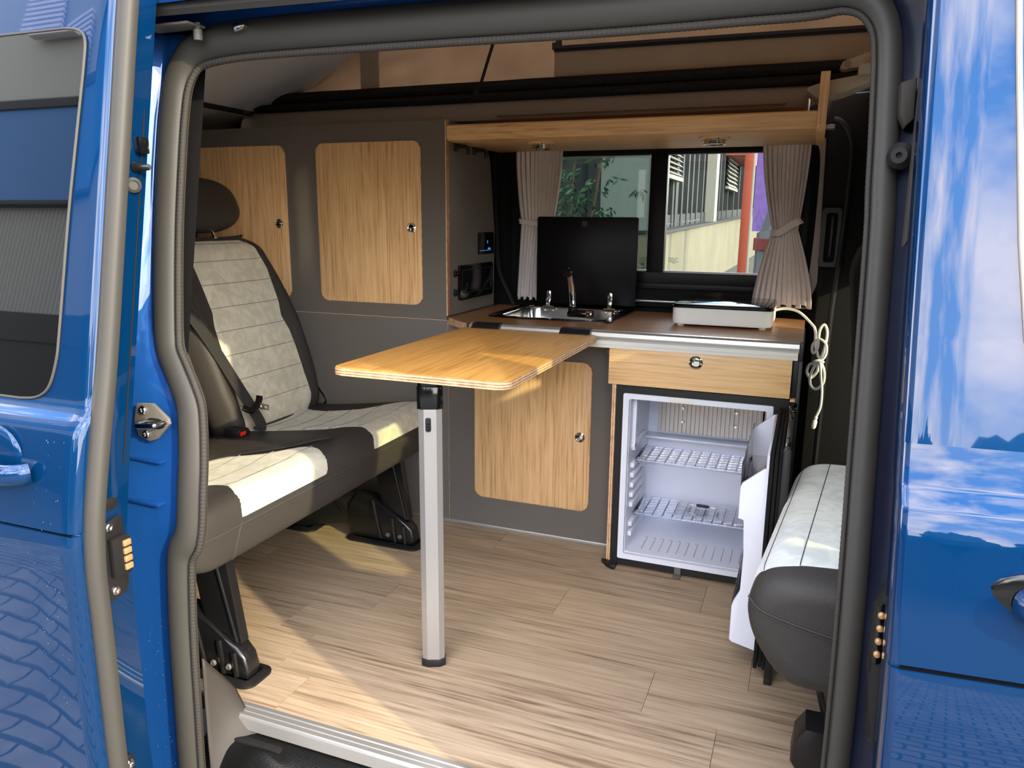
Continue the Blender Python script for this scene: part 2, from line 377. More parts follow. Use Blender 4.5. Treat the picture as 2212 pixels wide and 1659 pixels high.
LOC = {}
def root_of(o):
    while o.parent: o = o.parent
    return o
def islands(bm):
    seen = set(); out = []
    for v in bm.verts:
        if v in seen: continue
        st = [v]; seen.add(v); comp = []
        while st:
            a = st.pop(); comp.append(a)
            for e in a.link_edges:
                b = e.other_vert(a)
                if b not in seen: seen.add(b); st.append(b)
        out.append(comp)
    return out
def objs(name, bm, m, parent=None, **k):
    """one object for every separate piece in bm"""
    made = []
    for comp in islands(bm):
        nb = NB(); mp_ = {v: nb.verts.new(v.co) for v in comp}; cs = set(comp)
        for f in {f for v in comp for f in v.link_faces}: nb.faces.new([mp_[v] for v in f.verts])
        made.append(obj(name, nb, m, parent, **k))
    bm.free(); return made
def obj(name, bm, m, parent=None, sharp=38, solid=0.0, label=None, kind=None, weld=False):
    if weld: bmesh.ops.remove_doubles(bm, verts=bm.verts, dist=1e-5)
    bmesh.ops.recalc_face_normals(bm, faces=bm.faces)
    if parent is not None:
        off = LOC.get(root_of(parent).name)
        if off: bmesh.ops.translate(bm, verts=bm.verts, vec=-off)
    for f in bm.faces: f.smooth = True
    lim = math.radians(sharp)
    for e in bm.edges:
        if len(e.link_faces) == 2 and e.calc_face_angle(0) > lim: e.smooth = False
    me = bpy.data.meshes.new(name); bm.to_mesh(me); bm.free()
    me.materials.append(K[m] if isinstance(m, str) else m)
    o = bpy.data.objects.new(name, me); COL.objects.link(o)
    if parent is not None: o.parent = parent
    if solid:
        s = o.modifiers.new('thickness', 'SOLIDIFY'); s.thickness = solid; s.offset = 0
    if label: o['label'] = label
    if kind: o['kind'] = kind
    return o
def NB(): return bmesh.new()
def B(fn, *a, **k):
    bm = NB(); fn(bm, *a, **k); return bm
def thing(name, label, cat, loc=(0, 0, 0), group=None):
    o = bpy.data.objects.new(name, None); COL.objects.link(o); o.empty_display_size = 0.05
    o.location = loc; LOC[o.name] = Vector(loc)
    o['label'] = label; o['category'] = cat
    if group: o['group'] = group
    return o
def tag(o, label, cat, group=None):
    o['label'] = label; o['category'] = cat
    if group: o['group'] = group
    return o
def struct(name, label=None):
    o = bpy.data.objects.new(name, None); COL.objects.link(o); o['kind'] = 'structure'; LOC[o.name] = Vector((0, 0, 0))
    if label: o['label'] = label
    return o
def sobj(name, bm, m, label=None, **k):
    o = obj(name, bm, m, **k); o['kind'] = 'structure'
    if label: o['label'] = label
    return o
def dup(o, vec, label=None, parent=None):
    c = o.copy(); COL.objects.link(c)
    if parent: c.parent = parent
    else:
        c.location = o.location + Vector(vec)
        if label: c['label'] = label
    for ch in list(o.children): dup(ch, None, None, c)
    return c
def screw(bm, c, axis, r=0.007, h=0.004):
    lathe(bm, [(r, 0), (r, h * .6), (r * .8, h), (r * .45, h), (r * .4, h * .4), (0, h * .4)], c, axis, 12)

# ------------------------------------------------------------------ the van's shell
def ys(z): return interp(z, (-.6, .1, .5, .62, 1.35, 1.5), (1.06, 1.04, 1.04, 1.06, 1.20, 1.23))
SL = [(-1.118, -.38), (-1.12, -.2), (-1.12, -.09), (-1.111, .07), (-1.107, .18), (-1.101, .295), (-1.09, .40), (-1.064, .45), (-1.056, .54), (-1.057, .60), (-1.066, .68), (-1.079, .712), (-1.107, .757),
      (-1.13, .80), (-1.141, .89), (-1.15, 1.02), (-1.153, 1.135), (-1.153, 1.22), (-1.148, 1.285), (-1.13, 1.325), (-1.10, 1.348)]
ST = [(-1.04, 1.358), (-.92, 1.361), (-.6, 1.357), (-.32, 1.352), (-.07, 1.352), (-.0, 1.35)]
SR = [(.036, 1.338), (.06, 1.312), (.072, 1.27), (.078, 1.168), (.081, 1.085), (.084, 1.015), (.089, .725), (.092, .545), (.094, .41), (.095, .285), (.096, 0), (.096, -.38)]
SEAL = [(x, ys(z), z) for x, z in SL + ST + SR]
sealpath = resample(smoothpath(SEAL, 10), .012)
def xl(z): return interp(z, [p[1] for p in SL[:-2]], [p[0] for p in SL[:-2]])
def xr(z): return interp(z, [p[1] for p in SR[::-1]], [p[0] for p in SR[::-1]])

wall = struct('wall_right', 'blue van side around the open sliding door')
def jl(u, v):
    z = -.45 + 1.83 * u; y = ys(z); x = xl(z)
    k_ = interp(z, (.55, .8, 1.15, 1.35), (.1, .55, 1, 1)); dip = .012 * math.exp(-((z - .75) / .05) ** 2)
    pts = [(x - .005, y + .035), (x - .005, y + .012), (x - .035, y + .010 + dip), (x - .045, y + .005), (-1.204, y - .005 - .034 * k_), (-1.217, y - .021 - .032 * k_), (-1.262, y - .033 - .030 * k_), (-1.315, y - .085), (-2.7, y - .085)]
    k = min(int(v * 8.0001), 8); return (pts[k][0], pts[k][1], z)
obj('rear_pillar', B(grid, jl, 60, 9), 'paintin', wall, sharp=88, label='wet blue painted door pillar behind the opening')
bm = NB()                                                     # folded seams on the rear pillar
for zz, h in ((.585, .005), (.505, .007)):
    box(bm, -1.236, -1.118, ys(zz) - .014, ys(zz) + .02, zz - h, zz, .002)
objs('pillar_fold', bm, 'paintin', wall)
def jr(u, v):
    z = -.45 + 1.83 * u; y = ys(z); x = xr(z)
    pts = [(x + .005, y + .035), (x + .005, y + .012), (x + .03, y + .008), (x + .045, y - .012), (x + .075, y - .02), (x + .095, y - .06), (.20, y - .093), (.265, y - .093), (.28, y + .06)]
    k = min(int(v * 8.0001), 8); return (pts[k][0], pts[k][1], z)
obj('front_pillar', B(grid, jr, 60, 9), 'navyshade', wall, sharp=60, label='blue door pillar in front of the opening, coloured darker for shade')
bm = NB()
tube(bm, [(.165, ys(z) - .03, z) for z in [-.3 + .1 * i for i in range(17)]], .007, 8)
obj('pillar_bead', bm, 'navyshade', wall)
bm = NB()                                                     # roof rail: channel above the seal
sec = [(1.19, 1.376), (1.205, 1.385), (1.2, 1.43), (1.15, 1.435), (1.12, 1.41), (1.10, 1.40), (1.09, 1.42), (1.12, 1.46), (1.35, 1.47), (1.35, 1.44), (1.23, 1.40)]
prism(bm, sec, 'x', -2.7, 1.15)
obj('roof_rail', bm, 'paintin', wall)
bm = NB()
sweep(bm, [(x, 1.118 + .02 * (x + 1.2), 1.398 - .012 * (x + 1.2)) for x in [-2.4 + .12 * i for i in range(26)]], [(-.009, -.006), (.009, -.006), (.012, .002), (.004, .009), (-.006, .009)], (0, -1, 0))
obj('gutter_rubber', bm, 'rubber', wall)
bm = NB(); box(bm, -1.17, -1.06, 1.135, 1.18, 1.374, 1.379, .002); lathe(bm, [(.008, 0), (.008, .018), (.005, .02), (.005, .03)], (-1.065, 1.165, 1.352), (0, 0, 1), 14)
obj('guide_arm', bm, 'zinc', wall)
bm = NB(); prism(bm, [(-.99, 1.362), (-.972, 1.366), (-.966, 1.372), (-.98, 1.38), (-.992, 1.376)], 'y', 1.17, 1.19, .002)
obj('metal_clip', bm, 'steel', wall)
bm = NB()                                                     # striker plate and lock pin on the rear pillar
yp = ys(.66) - .018
prism(bm, [(-1.165, .695), (-1.125, .698), (-1.09, .672), (-1.088, .662), (-1.12, .63), (-1.14, .622), (-1.168, .63), (-1.176, .66)], 'y', yp - .008, yp, .003)
pl_ = obj('striker_plate', bm, 'zinc', wall)
bm = NB()
screw(bm, (-1.148, yp - .008, .684), (0, -1, 0), .0085, .005); screw(bm, (-1.145, yp - .008, .637), (0, -1, 0), .0085, .005)
objs('screw', bm, 'steel', pl_)
bm = NB(); tube(bm, smoothpath([(-1.145, yp - .004, .662), (-1.144, yp - .026, .661), (-1.138, yp - .034, .66), (-1.104, yp - .034, .664), (-1.098, yp - .026, .664), (-1.097, yp - .004, .665)], 6), .0050, 10)
obj('lock_pin', bm, 'steel', pl_)
bm = NB(); ell(bm, (-1.122, yp - .008, .660), .024, .002, .011, 20, 8); obj('lock_recess', bm, 'black', pl_)
# front pillar hardware
bm = NB(); y0 = ys(.5)
prism(bm, [(.128, .60), (.150, .575), (.152, .36), (.134, .35), (.120, .38), (.120, .47), (.114, .50), (.114, .56)], 'y', y0 - .055, y0 - .02, .006)
cp = obj('contact_block', bm, 'black', wall, label='black contact block with copper pins')
bm = NB(); prism(bm, rrect(.1155, .488, .1265, .572, .005), 'y', y0 - .057, y0 - .0552, .0006); obj('contact_slot', bm, 'gloss', cp)
for i in range(4):
    bm = NB(); lathe(bm, [(.0044, 0), (.0044, .003), (.003, .0055), (0, .006)], (.121, y0 - .0565, .503 + i * .018), (0, -1, 0), 12); obj('copper_pin', bm, 'copper', cp)
bm = NB(); prism(bm, [(.107, 1.26), (.118, 1.25), (.120, 1.02), (.109, 1.01)], 'y', ys(1.1) - .05, ys(1.1) - .02, .004); obj('pillar_strip', bm, 'rubber', wall)
bm = NB(); lathe(bm, [(.017, 0), (.017, .012), (.010, .02), (.004, .02), (.004, .012), (0, .012)], (.100, ys(1.12) - .012, 1.125), (-.3, -1, 0), 18); obj('rubber_stop', bm, 'black', wall)
bm = NB(); prism(bm, [(.088, 1.215), (.106, 1.22), (.108, 1.17), (.098, 1.16), (.090, 1.175)], 'y', ys(1.2) - .04, ys(1.2), .004); obj('rubber_wedge', bm, 'rubberdark', wall)
# inner skins that close the side of the van
bm = NB()
grid(bm, lambda u, v: ((-2.7 + (1.63 - .06) * v, ys(-.1 + 1.5 * u) + .055, -.1 + 1.5 * u)), 16, 6)
obj('rear_side_lining', bm, 'soft', wall)

trim1 = struct('trim_1', 'thick grey rubber seal around the door opening')
sec = [(-.034, -.012), (-.028, .004), (-.012, .016), (.010, .018), (.026, .010), (.032, -.004), (.030, -.014)]
def seal_k(p): return interp(p.x, (-.02, .07), (1.0, .50))
bm = NB(); sweep(bm, sealpath, [(u, v) for u, v in sec], (0, -1, 0), fixed=True, scale=[seal_k(p) for p in sealpath]); obj('door_seal', bm, 'rubber', trim1, sharp=60)
bm = NB(); inner = []
cx, cz = -.53, .6
for i, p in enumerate(sealpath):
    t = (sealpath[min(i + 1, len(sealpath) - 1)] - sealpath[max(i - 1, 0)]).normalized(); s = t.cross(Vector((0, -1, 0))).normalized()
    if s.dot(Vector((cx, p.y, cz)) - p) < 0: s = -s
    inner.append(p + s * (.036 * seal_k(p)) + Vector((0, -.004, 0)))
fine = resample(smoothpath(inner[::3], 6), .0022)
tube(bm, fine, .0066, 6, scale=[(1.0 + .07 * math.sin(i * PI / 1.7)) * seal_k(fine[i]) for i in range(len(fine))])
obj('ribbed_edge', bm, 'rubberdark', trim1, sharp=80)

# floor with vinyl planks
floor = sobj('floor', B(box, -2.7, 1.2, 1.16, 2.84, -.04, -.006), 'asphalt')
rows = [1.166, 1.30, 1.462, 1.624, 1.786, 1.948, 2.11, 2.272, 2.44, 2.64, 2.83]
for i, (a, b) in enumerate(zip(rows, rows[1:])):
    xs = [-2.7 + (.37 * i) % 1.05]
    if i == 1: xs = [-2.1, -1.10, -.1]
    elif i == 3: xs = [-1.98, -1.035, -.05]
    else: xs = [x for x in (xs[0] - .2, xs[0] + .75, xs[0] + 1.7, xs[0] + 2.65)]
    xs = [-2.7] + [x for x in xs if -2.6 < x < 1.1] + [1.2]
    for p, q in zip(xs, xs[1:]):
        bm = NB(); box(bm, p + .0005, q - .0005, a + .0005, b - .0005, -.006, 0); obj('plank', bm, 'plank', floor)
# aluminium sill strip with ridges
t2 = struct('trim_2', 'ridged aluminium strip along the door sill')
bm = NB()
sec = [(1.168, .0005), (1.168, .004), (1.158, .0045), (1.156, .003), (1.150, .003), (1.149, .0045), (1.143, .0045), (1.142, .003), (1.137, .003), (1.136, .0045), (1.130, .0045), (1.128, .002), (1.124, .0), (1.122, -.024), (1.126, -.024), (1.128, -.002), (1.14, -.002)]
prism(bm, sec, 'x', -1.105, .12); obj('sill_profile', bm, 'alu', t2, sharp=20)
# black step well below the sill
t3 = struct('trim_3', 'black moulded entry step below the sill')
def step(u, v):
    x = -1.12 + 1.24 * u; y = 1.128 - .19 * v
    z = -.028 - .11 * (1 / (1 + math.exp(-(v - .35) * 14))) - .02 * v
    d = math.exp(-(((x + .96) / .07) ** 2 + ((y - 1.06) / .03) ** 2) ** 2); return (x, y, z + .035 * d)
obj('step_panel', B(grid, step, 60, 26), 'stepblack', t3)
bm = NB(); box(bm, -1.09, -.93, 1.098, 1.121, -.05, -.032, .004); obj('step_edge', bm, 'soft', t3)
bm = NB()
def lowtrim(u, v):
    a, b, c, d = Vector((-1.075, 1.06, .17)), Vector((-1.105, 1.172, .03)), Vector((-.985, 1.118, -.045)), Vector((-1.07, 1.052, -.13))
    p = (a * (1 - u) + b * u) * (1 - v) + (d * (1 - u) + c * u) * v
    return p + Vector((.03, -.012, .0)) * (-.3) * math.sin(PI * v) * math.sin(PI * min(u + .1, 1))
grid(bm, lowtrim, 14, 14); obj('corner_trim', bm, 'trimdark', t3, solid=.004)

# roof, pop-up lid, headliner
ceil = struct('ceiling', 'pop-up roof with grey board, headliner and ledges')
bm = NB()
sl = (1.654 - 1.431) / (2.012 - 1.562)
prism(bm, [(-2.012, 1.431), (.30, 1.431 + sl * 2.312), (.30, 1.47 + sl * 2.312), (-2.03, 1.47)], 'y', 1.36, 2.62)
obj('roof_board', bm, 'board', ceil, label='pale grey board under the raised roof')
bm = NB(); prism(bm, [(-2.034, 1.418), (-2.7, 1.335), (-2.7, 1.46), (-2.034, 1.46)], 'y', 1.16, 2.8); obj('rear_headliner', bm, 'linerlight', ceil)
bm = NB(); box(bm, -2.034, -2.012, 1.3, 2.60, 1.416, 1.434, .003); obj('board_edging', bm, 'felt', ceil)
bm = NB(); box(bm, .14, 1.0, 1.14, 2.8, 1.43, 1.46); obj('cab_headliner', bm, 'beige', ceil)
bm = NB(); box(bm, -2.03, .16, 1.20, 1.38, 1.44, 1.46); obj('side_headliner', bm, 'beige', ceil)
def roll(y0, z0, ry, rz, seed):
    def f(u, v):
        x = -2.0 + 2.14 * v; t = 2 * PI * u; k = 1 + .05 * noise.noise(Vector((x * 6, t, seed)))
        return (x, y0 + ry * k * math.cos(t), z0 + rz * k * math.sin(t))
    return B(grid, f, 14, 60, True)
obj('felt_ledge', roll(2.53, 1.476, .05, .024, 1.0), 'felt', ceil); obj('felt_ledge', roll(2.49, 1.438, .045, .018, 5.0), 'felt', ceil)
bm = NB(); prism(bm, [(2.47, 1.428), (2.452, 1.415), (2.438, 1.395), (2.43, 1.372), (2.432, 1.362), (2.45, 1.358), (2.82, 1.345), (2.82, 1.43)], 'x', -2.05, -.045)
obj('side_trim', bm, 'trimgrey', ceil, label='brown-grey trim below the felt ledges')
bm = NB(); prism(bm, [(-.045, 1.402), (-.05, 1.393), (-.02, 1.37), (.05, 1.385), (.13, 1.418), (.14, 1.428), (.1, 1.43), (0, 1.415)], 'y', 2.34, 2.46, .004); obj('corner_trim', bm, 'beigebright', ceil)
bm = NB(); prism(bm, rrect(.075, 1.42, .2, 1.447, .006), 'y', 2.30, 2.38, .003); obj('roof_catch', bm, 'beigebright', ceil)
bm = NB()
prism(bm, [(.03, 1.452), (.036, 1.465), (.05, 1.472), (.075, 1.474), (.085, 1.485), (.2, 1.49), (.2, 1.455), (.07, 1.452), (.05, 1.445), (.036, 1.445)], 'y', 2.36, 2.41, .004)
br = obj('hinge_bracket', bm, 'beigebright', ceil); obj('rivet', B(lathe, [(.009, 0), (.009, .002), (.005, .004), (0, .0045)], (.048, 2.36, 1.459), (0, -1, 0), 14), 'beige', br)

# far side panel with the kitchen window
wl = struct('wall_left', 'black panelled far side of the van')
bm = NB(); ringframe(bm, rrect(-2.7, .0, .25, 1.465, .01), rrect(-.985, .852, -.02, 1.292, .05), 'y', 2.76, 2.80); obj('side_panel', bm, 'soft', wl)
bm = NB(); ringframe(bm, rrect(.25, .0, 1.3, 1.465, .01), rrect(.36, .78, 1.12, 1.24, .06), 'y', 2.76, 2.80); obj('cab_side_panel', bm, 'soft', wl)
bm = NB(); ringframe(bm, rrect(-1.06, .74, .028, 1.33, .09), rrect(-1.03, .80, .008, 1.305, .08), 'y', 2.722, 2.765); obj('window_surround', bm, 'soft', wl)
bm = NB(); sweep(bm, smoothpath([(-.09, 2.71, 1.312), (-.015, 2.71, 1.30), (.012, 2.71, 1.262), (.018, 2.71, 1.15), (.016, 2.71, .95), (.008, 2.71, .84), (-.02, 2.71, .775)], 6), [(-.016, -.006), (.014, -.006), (.014, .006), (-.016, .006)], (0, -1, 0)); obj('grey_surround', bm, 'trimgrey', wl)
bm = NB(); sweep(bm, resample(smoothpath([(-1.125, 2.70, 1.30), (-1.12, 2.70, 1.1), (-1.105, 2.69, .9), (-1.09, 2.68, .84), (-1.055, 2.68, .77), (-1.03, 2.67, .725)], 8), .006), circ(.008, 6), (0, -1, 0), scale=[1 + .12 * math.sin(i * 2.2) for i in range(400)]); obj('ribbed_seal', bm, 'black', wl)
bm = NB(); sweep(bm, smoothpath([(.03, 2.66, 1.352), (.055, 2.66, 1.34), (.085, 2.66, 1.29), (.092, 2.66, 1.2), (.088, 2.66, 1.0), (.075, 2.66, .7), (.07, 2.66, .1)], 8), circ(.009, 8), (0, -1, 0)); obj('cab_door_seal', bm, 'black', wl)
bm = NB(); prism(bm, [(.01, 1.43), (.25, 1.44), (.25, .0), (.02, .0), (.03, .7)], 'y', 2.69, 2.77, .01); obj('pillar_trim', bm, 'soft', wl)
bm = NB(); ringframe(bm, rrect(.022, .90, .080, 1.085, .012), rrect(.036, .915, .070, 1.07, .008), 'y', 2.66, 2.692); obj('grip_recess', bm, 'black', wl)
bm = NB(); box(bm, .05, .06, 2.672, 2.682, .93, 1.06, .003); obj('grip_bar', bm, 'black', wl)

bm = NB(); box(bm, .19, .27, 2.50, 2.695, .90, 1.43, .015); obj('sun_blocker', bm, 'soft', wl)  # added box, out of view, keeps the sun off the curtain hem
win = struct('window_1', 'kitchen window with two panes in a black frame')
bm = NB(); ringframe(bm, rrect(-.99, .80, -.02, 1.30, .04), rrect(-.95, .864, -.075, 1.268, .03), 'y', 2.765, 2.80); obj('window_frame', bm, 'frameblack', win)
bm = NB(); box(bm, -.552, -.492, 2.758, 2.80, .84, 1.29, .003); obj('mullion', bm, 'frameblack', win)
bm = NB(); box(bm, -.99, -.02, 2.752, 2.775, 1.275, 1.318, .003); obj('upper_rail', bm, 'soft', win)
bm = NB(); box(bm, -.99, -.02, 2.742, 2.775, .815, .862, .003); box(bm, -.99, -.02, 2.735, 2.75, .80, .822, .002); objs('lower_rail', bm, 'frameblack', win)
p1 = obj('pane', B(prism, rrect(-.95, .866, -.546, 1.268, .018), 'y', 2.772, 2.776), 'panetint', win, label='left pane, tinted, with a dotted white border')
p2 = obj('pane', B(prism, rrect(-.498, .866, -.075, 1.268, .006), 'y', 2.783, 2.787), 'pane', win, label='right pane, clear')
bm = NB()                                                     # dotted border of the left pane
n = 0
def dot(x, z, r): bm.faces.new([bm.verts.new((x + r * math.cos(a), 2.7705, z + r * math.sin(a))) for a in [i * PI / 3 for i in range(6)]])
for i in range(0, 150):
    for j in range(3):
        z = 1.2655 - j * .0035; x = -.9 + i * .0035 + (j % 2) * .0017
        if x < -.556: dot(x, z, .0017 - .0003 * j)
        z2 = .8695 + j * .0035
        if x < -.556 and x > -.62: dot(x, z2, .0017 - .0003 * j)
for i in range(0, 110):
    for j in range(3):
        z = .874 + i * .0035
        if z < 1.262: dot(-.5535 - j * .0035, z + (j % 2) * .0017, .0017 - .0003 * j)
f = obj('dotted_border', bm, 'frit', p1, kind='stuff')
bm = NB()
for x0, p in ((-.585, p1), (-.478, p2)):
    for r_, (a, b) in enumerate(((0, .036), (.004, .03), (0, .033), (.002, .034), (.014, .022))):
        k = a
        while k < b:
            wd = random.uniform(.0014, .004); 
            box(bm, x0 + k, x0 + k + wd, 2.7690 if p is p1 else 2.7815, 2.7692 if p is p1 else 2.7817, .909 - r_ * .0045, .9105 - r_ * .0045 + .0006 * random.random()); k += wd + .001
obj('glass_marking', bm, 'print', p2, kind='stuff')

# rear and cab ends
wr = struct('wall_rear'); bm = NB(); box(bm, -2.74, -2.70, 1.02, 2.8, -.05, 1.46); obj('rear_panel', bm, 'soft', wr)
wf = struct('wall_front', 'cab with dashboard and windscreen opening')
bm = NB(); box(bm, 1.2, 1.7, 1.1, 2.78, -.05, .74, .06, 3); obj('dashboard', bm, 'soft', wf)
bm = NB()
for y in (1.17, 2.74): sweep(bm, [(.95, y, 1.42), (1.75, y + (.05 if y > 2 else -.05), .72)], [(-.035, -.03), (.035, -.03), (.035, .03), (-.035, .03)], (0, 1, 0))
objs('screen_pillar', bm, 'soft', wf)
bm = NB(); prism(bm, [(.96, 1.43), (.955, 1.425), (1.70, .735), (1.706, .74)], 'y', 1.2, 2.72); wsx = obj('windscreen', bm, 'pane', wf)
bm = NB(); box(bm, .95, 1.0, 1.14, 2.8, 1.38, 1.46, .01); obj('windscreen_header', bm, 'soft', wf)
bm = NB(); prism(bm, rrect(.36, .78, 1.12, 1.24, .06), 'y', 2.775, 2.78); obj('cab_window_pane', bm, 'panetint', wf)

# sliding door pushed back along the side
d1 = struct('door_1', 'blue sliding door pushed back, with dark window')
def yo(z): return ys(z) - .2
XE = -1.088
prof = [(-.45, -.018), (-.2, -.020), (.2, -.021), (.50, -.022), (.5225, -.022), (.5235, -.018), (.5265, -.018), (.5275, -.022), (.60, -.022), (.68, -.0215), (.700, -.019), (.712, -.012), (.722, -.003), (.735, 0), (.9, 0), (1.2, 0), (1.42, 0)]
zs = [p[0] for p in prof]; of = [p[1] for p in prof]
zz = sorted(set(zs + [-.45 + .06 * i for i in range(32)]))
def skin(u, v):
    z = zz[int(round(u * (len(zz) - 1)))]; y = yo(z) + interp(z, zs, of)
    e = interp(z, (-.4, .0, .25), (-.012, 0, 0))
    pts = [(-2.35, y), (-1.8, y - .002), (-1.4, y - .002), (-1.2, y - .001), (XE - .03, y), (XE - .008, y + .002), (XE, y + .010), (XE + .002, y + .03), (XE + .002, yo(z) + .085), (XE - .05, yo(z) + .092), (-2.3, yo(z) + .08)]
    k = int(round(v * 10)); return (pts[k][0] + e, pts[k][1], z)
obj('door_skin', B(grid, skin, len(zz), 11), 'paint', d1, sharp=50)
wo = [(-2.2, 1.345)] + [(p_.x, p_.z) for p_ in smoothpath([(-1.19, 0, 1.345), (-1.16, 0, 1.34), (-1.143, 0, 1.325), (-1.142, 0, 1.28), (-1.150, 0, 1.16), (-1.158, 0, 1.03), (-1.164, 0, .85), (-1.168, 0, .80), (-1.182, 0, .757), (-1.21, 0, .738), (-1.25, 0, .733)], 5)] + [(-2.2, .733)]
def onskin(x, z, d): return (x, yo(z) - d, z)
bm = NB(); vs = [bm.verts.new(onskin(x, z, .003)) for x, z in wo]; vi = [bm.verts.new(onskin(x, z, -.006)) for x, z in wo]
bm.faces.new(vs); bm.faces.new(vi[::-1])
for i in range(len(vs)): bm.faces.new((vs[i], vs[(i + 1) % len(vs)], vi[(i + 1) % len(vs)], vi[i]))
obj('window_pane', bm, 'privacy', d1, label='dark privacy glass')
bm = NB(); tube(bm, [onskin(x, z, .003) for x, z in wo], .0024, 6, True); obj('window_rim', bm, 'rubber', d1)
bm = NB(); pth = resample(smoothpath([(XE + .010 + interp(z, (-.4, .0, .25), (-.02, -.002, 0)), yo(z) + interp(z, (.3, .5, .72, .8), (.006, .006, .012, .016)), z) for z in [-.42 + .08 * i for i in range(24)]], 3), .03)
sweep(bm, pth, [(-.017, -.008), (-.014, .004), (-.004, .010), (.008, .010), (.016, .002), (.017, -.008)], (.5, -1, 0), fixed=True); obj('edge_seal', bm, 'rubber', d1, sharp=60)
bm = NB()
ell(bm, (-1.275, yo(.64) - .022, .645), .065, .012, .05, 24, 12); obj('handle_cup', bm, 'paint', d1)
bm = NB(); sweep(bm, smoothpath([(-1.40, yo(.62) - .05, .625), (-1.30, yo(.62) - .062, .622), (-1.22, yo(.62) - .058, .621), (-1.19, yo(.62) - .042, .62), (-1.183, yo(.62) - .03, .62)], 6), [(.018 * math.cos(t), .011 * math.sin(t)) for t in [2 * PI * i / 14 for i in range(14)]], (0, -1, 0)); obj('door_handle', bm, 'paint', d1)
# hardware on the door's edge
bm = NB(); X0 = XE + .002
def onedge(pts): return [(yo(.46) + a, z) for a, z in pts]
prism(bm, onedge([(.026, .525), (.068, .535), (.074, .528), (.074, .405), (.066, .39), (.018, .385), (.018, .50)]), 'x', X0, X0 + .006, .002)
cb = obj('contact_plate', bm, 'black', d1, label='black contact plate with copper tongues')
bm = NB(); prism(bm, onedge([(.038, .50), (.072, .50), (.078, .49), (.078, .435), (.07, .428), (.038, .43)]), 'x', X0 + .006, X0 + .018, .003); obj('contact_holder', bm, 'soft', cb)
for i in range(4):
    bm = NB(); box(bm, X0 + .016, X0 + .022, yo(.46) + .058, yo(.46) + .073, .4375 + i * .0145, .448 + i * .0145, .001); obj('copper_tongue', bm, 'copper', cb)
for z, a in ((.519, .045), (.402, .045)):
    bm = NB(); screw(bm, (X0 + .006, yo(.46) + a, z), (1, 0, 0), .008, .004); obj('screw', bm, 'steel', cb)
bm = NB(); prism(bm, [(yo(.55) + .045 + .018 * math.cos(t), .558 + .011 * math.sin(t)) for t in [2 * PI * i / 18 for i in range(18)]], 'x', X0, X0 + .003, .001); obj('rubber_plug', bm, 'black', d1)
bm = NB(); tube(bm, [(X0 + .001, yo(z) + .072, z) for z in [.62 + .05 * i for i in range(13)]], .0013, 6); obj('edge_bead', bm, 'soft', d1)
bm = NB(); box(bm, X0, X0 + .014, yo(1.16) + .055, yo(1.16) + .075, 1.145, 1.172, .002); obj('stop_block', bm, 'gloss', d1)
bm = NB(); lathe(bm, [(.010, 0), (.007, .010), (.005, .026), (.004, .028), (0, .028)], (X0, yo(1.12) + .060, 1.122), (1, .25, 0), 14); obj('locating_pin', bm, 'steelblack', d1)
bm = NB(); lathe(bm, [(.012, 0), (.013, .006), (.008, .009), (.008, .006), (.0, .006)], (X0, yo(1.09) + .058, 1.092), (1, -.6, 0), 16); obj('rubber_buffer', bm, 'rubber', d1)
bm = NB(); prism(bm, [(yo(.07) + .028 + .016 * math.cos(t), .062 + .024 * math.sin(t)) for t in [2 * PI * i / 18 for i in range(18)]], 'x', X0, X0 + .008, .002); rb = obj('roller_bracket', bm, 'black', d1)
obj('screw', B(screw, (X0 + .008, yo(.07) + .03, .066), (1, 0, 0), .010, .005), 'steel', rb)

# front passenger door, slightly ajar
d2 = struct('door_2', 'blue front passenger door standing slightly ajar')
def yd(x, z): return ys(z) - .17 + .085 * (x - .12) / 1.05
def xe(z): return interp(z, (.3, 1.3), (.125, .100))
prof2 = [(-.4, -.02), (.2, -.022), (.5575, -.023), (.5585, -.018), (.5625, -.018), (.5635, -.023), (.70, -.023), (.732, -.0225), (.736, -.0205), (.753, -.0085), (.757, -.0065), (.80, -.004), (.92, 0)]
zs2 = [p[0] for p in prof2]; of2 = [p[1] for p in prof2]
def door_part(z0, z1, x0f, x1):
    q = sorted({z for z in zs2 if z0 < z < z1} | {z0 + (z1 - z0) * i / 24 for i in range(25)})
    def f(u, v):
        z = q[int(round(u * (len(q) - 1)))]; x0 = x0f(z) if callable(x0f) else x0f
        o = interp(z, zs2, of2)
        k = int(round(v * 8))
        pts = [(x0 + .006, .085), (x0, .07), (x0, .010), (x0 + .003, .003), (x0 + .010, 0)] + [(x0 + .010 + (x1 - x0 - .010) * t, 0) for t in (.25, .5, .75, 1)]
        x, dy = pts[k]; return (x, yd(x, z) + o + dy, z)
    return B(grid, f, len(q), 9)
obj('door_skin', door_part(-.4, .80, xe, 1.15), 'paint', d2, sharp=50)
obj('window_frame_post', door_part(.80, 1.47, xe, .325), 'paint', d2, sharp=50)
bm = NB()
for x0, x1, z0, z1 in ((.29, 1.1, 1.345, 1.47), (1.02, 1.15, .80, 1.36)):
    vs = [bm.verts.new((x, yd(x, z) + dy, z)) for dy in (0, .05) for x, z in ((x0, z0), (x1, z0), (x1, z1), (x0, z1))]
    for f in ((0, 1, 2, 3), (7, 6, 5, 4), (0, 4, 5, 1), (1, 5, 6, 2), (2, 6, 7, 3), (3, 7, 4, 0)): bm.faces.new([vs[i] for i in f])
obj('window_frame', bm, 'paint', d2)
bm = NB(); grid(bm, lambda u, v: ((lambda x, z: (x, yd(x, z) + .012, z))(.315 + .72 * v, .79 + .57 * u)), 6, 6); obj('window_pane', bm, 'panegreen', d2)
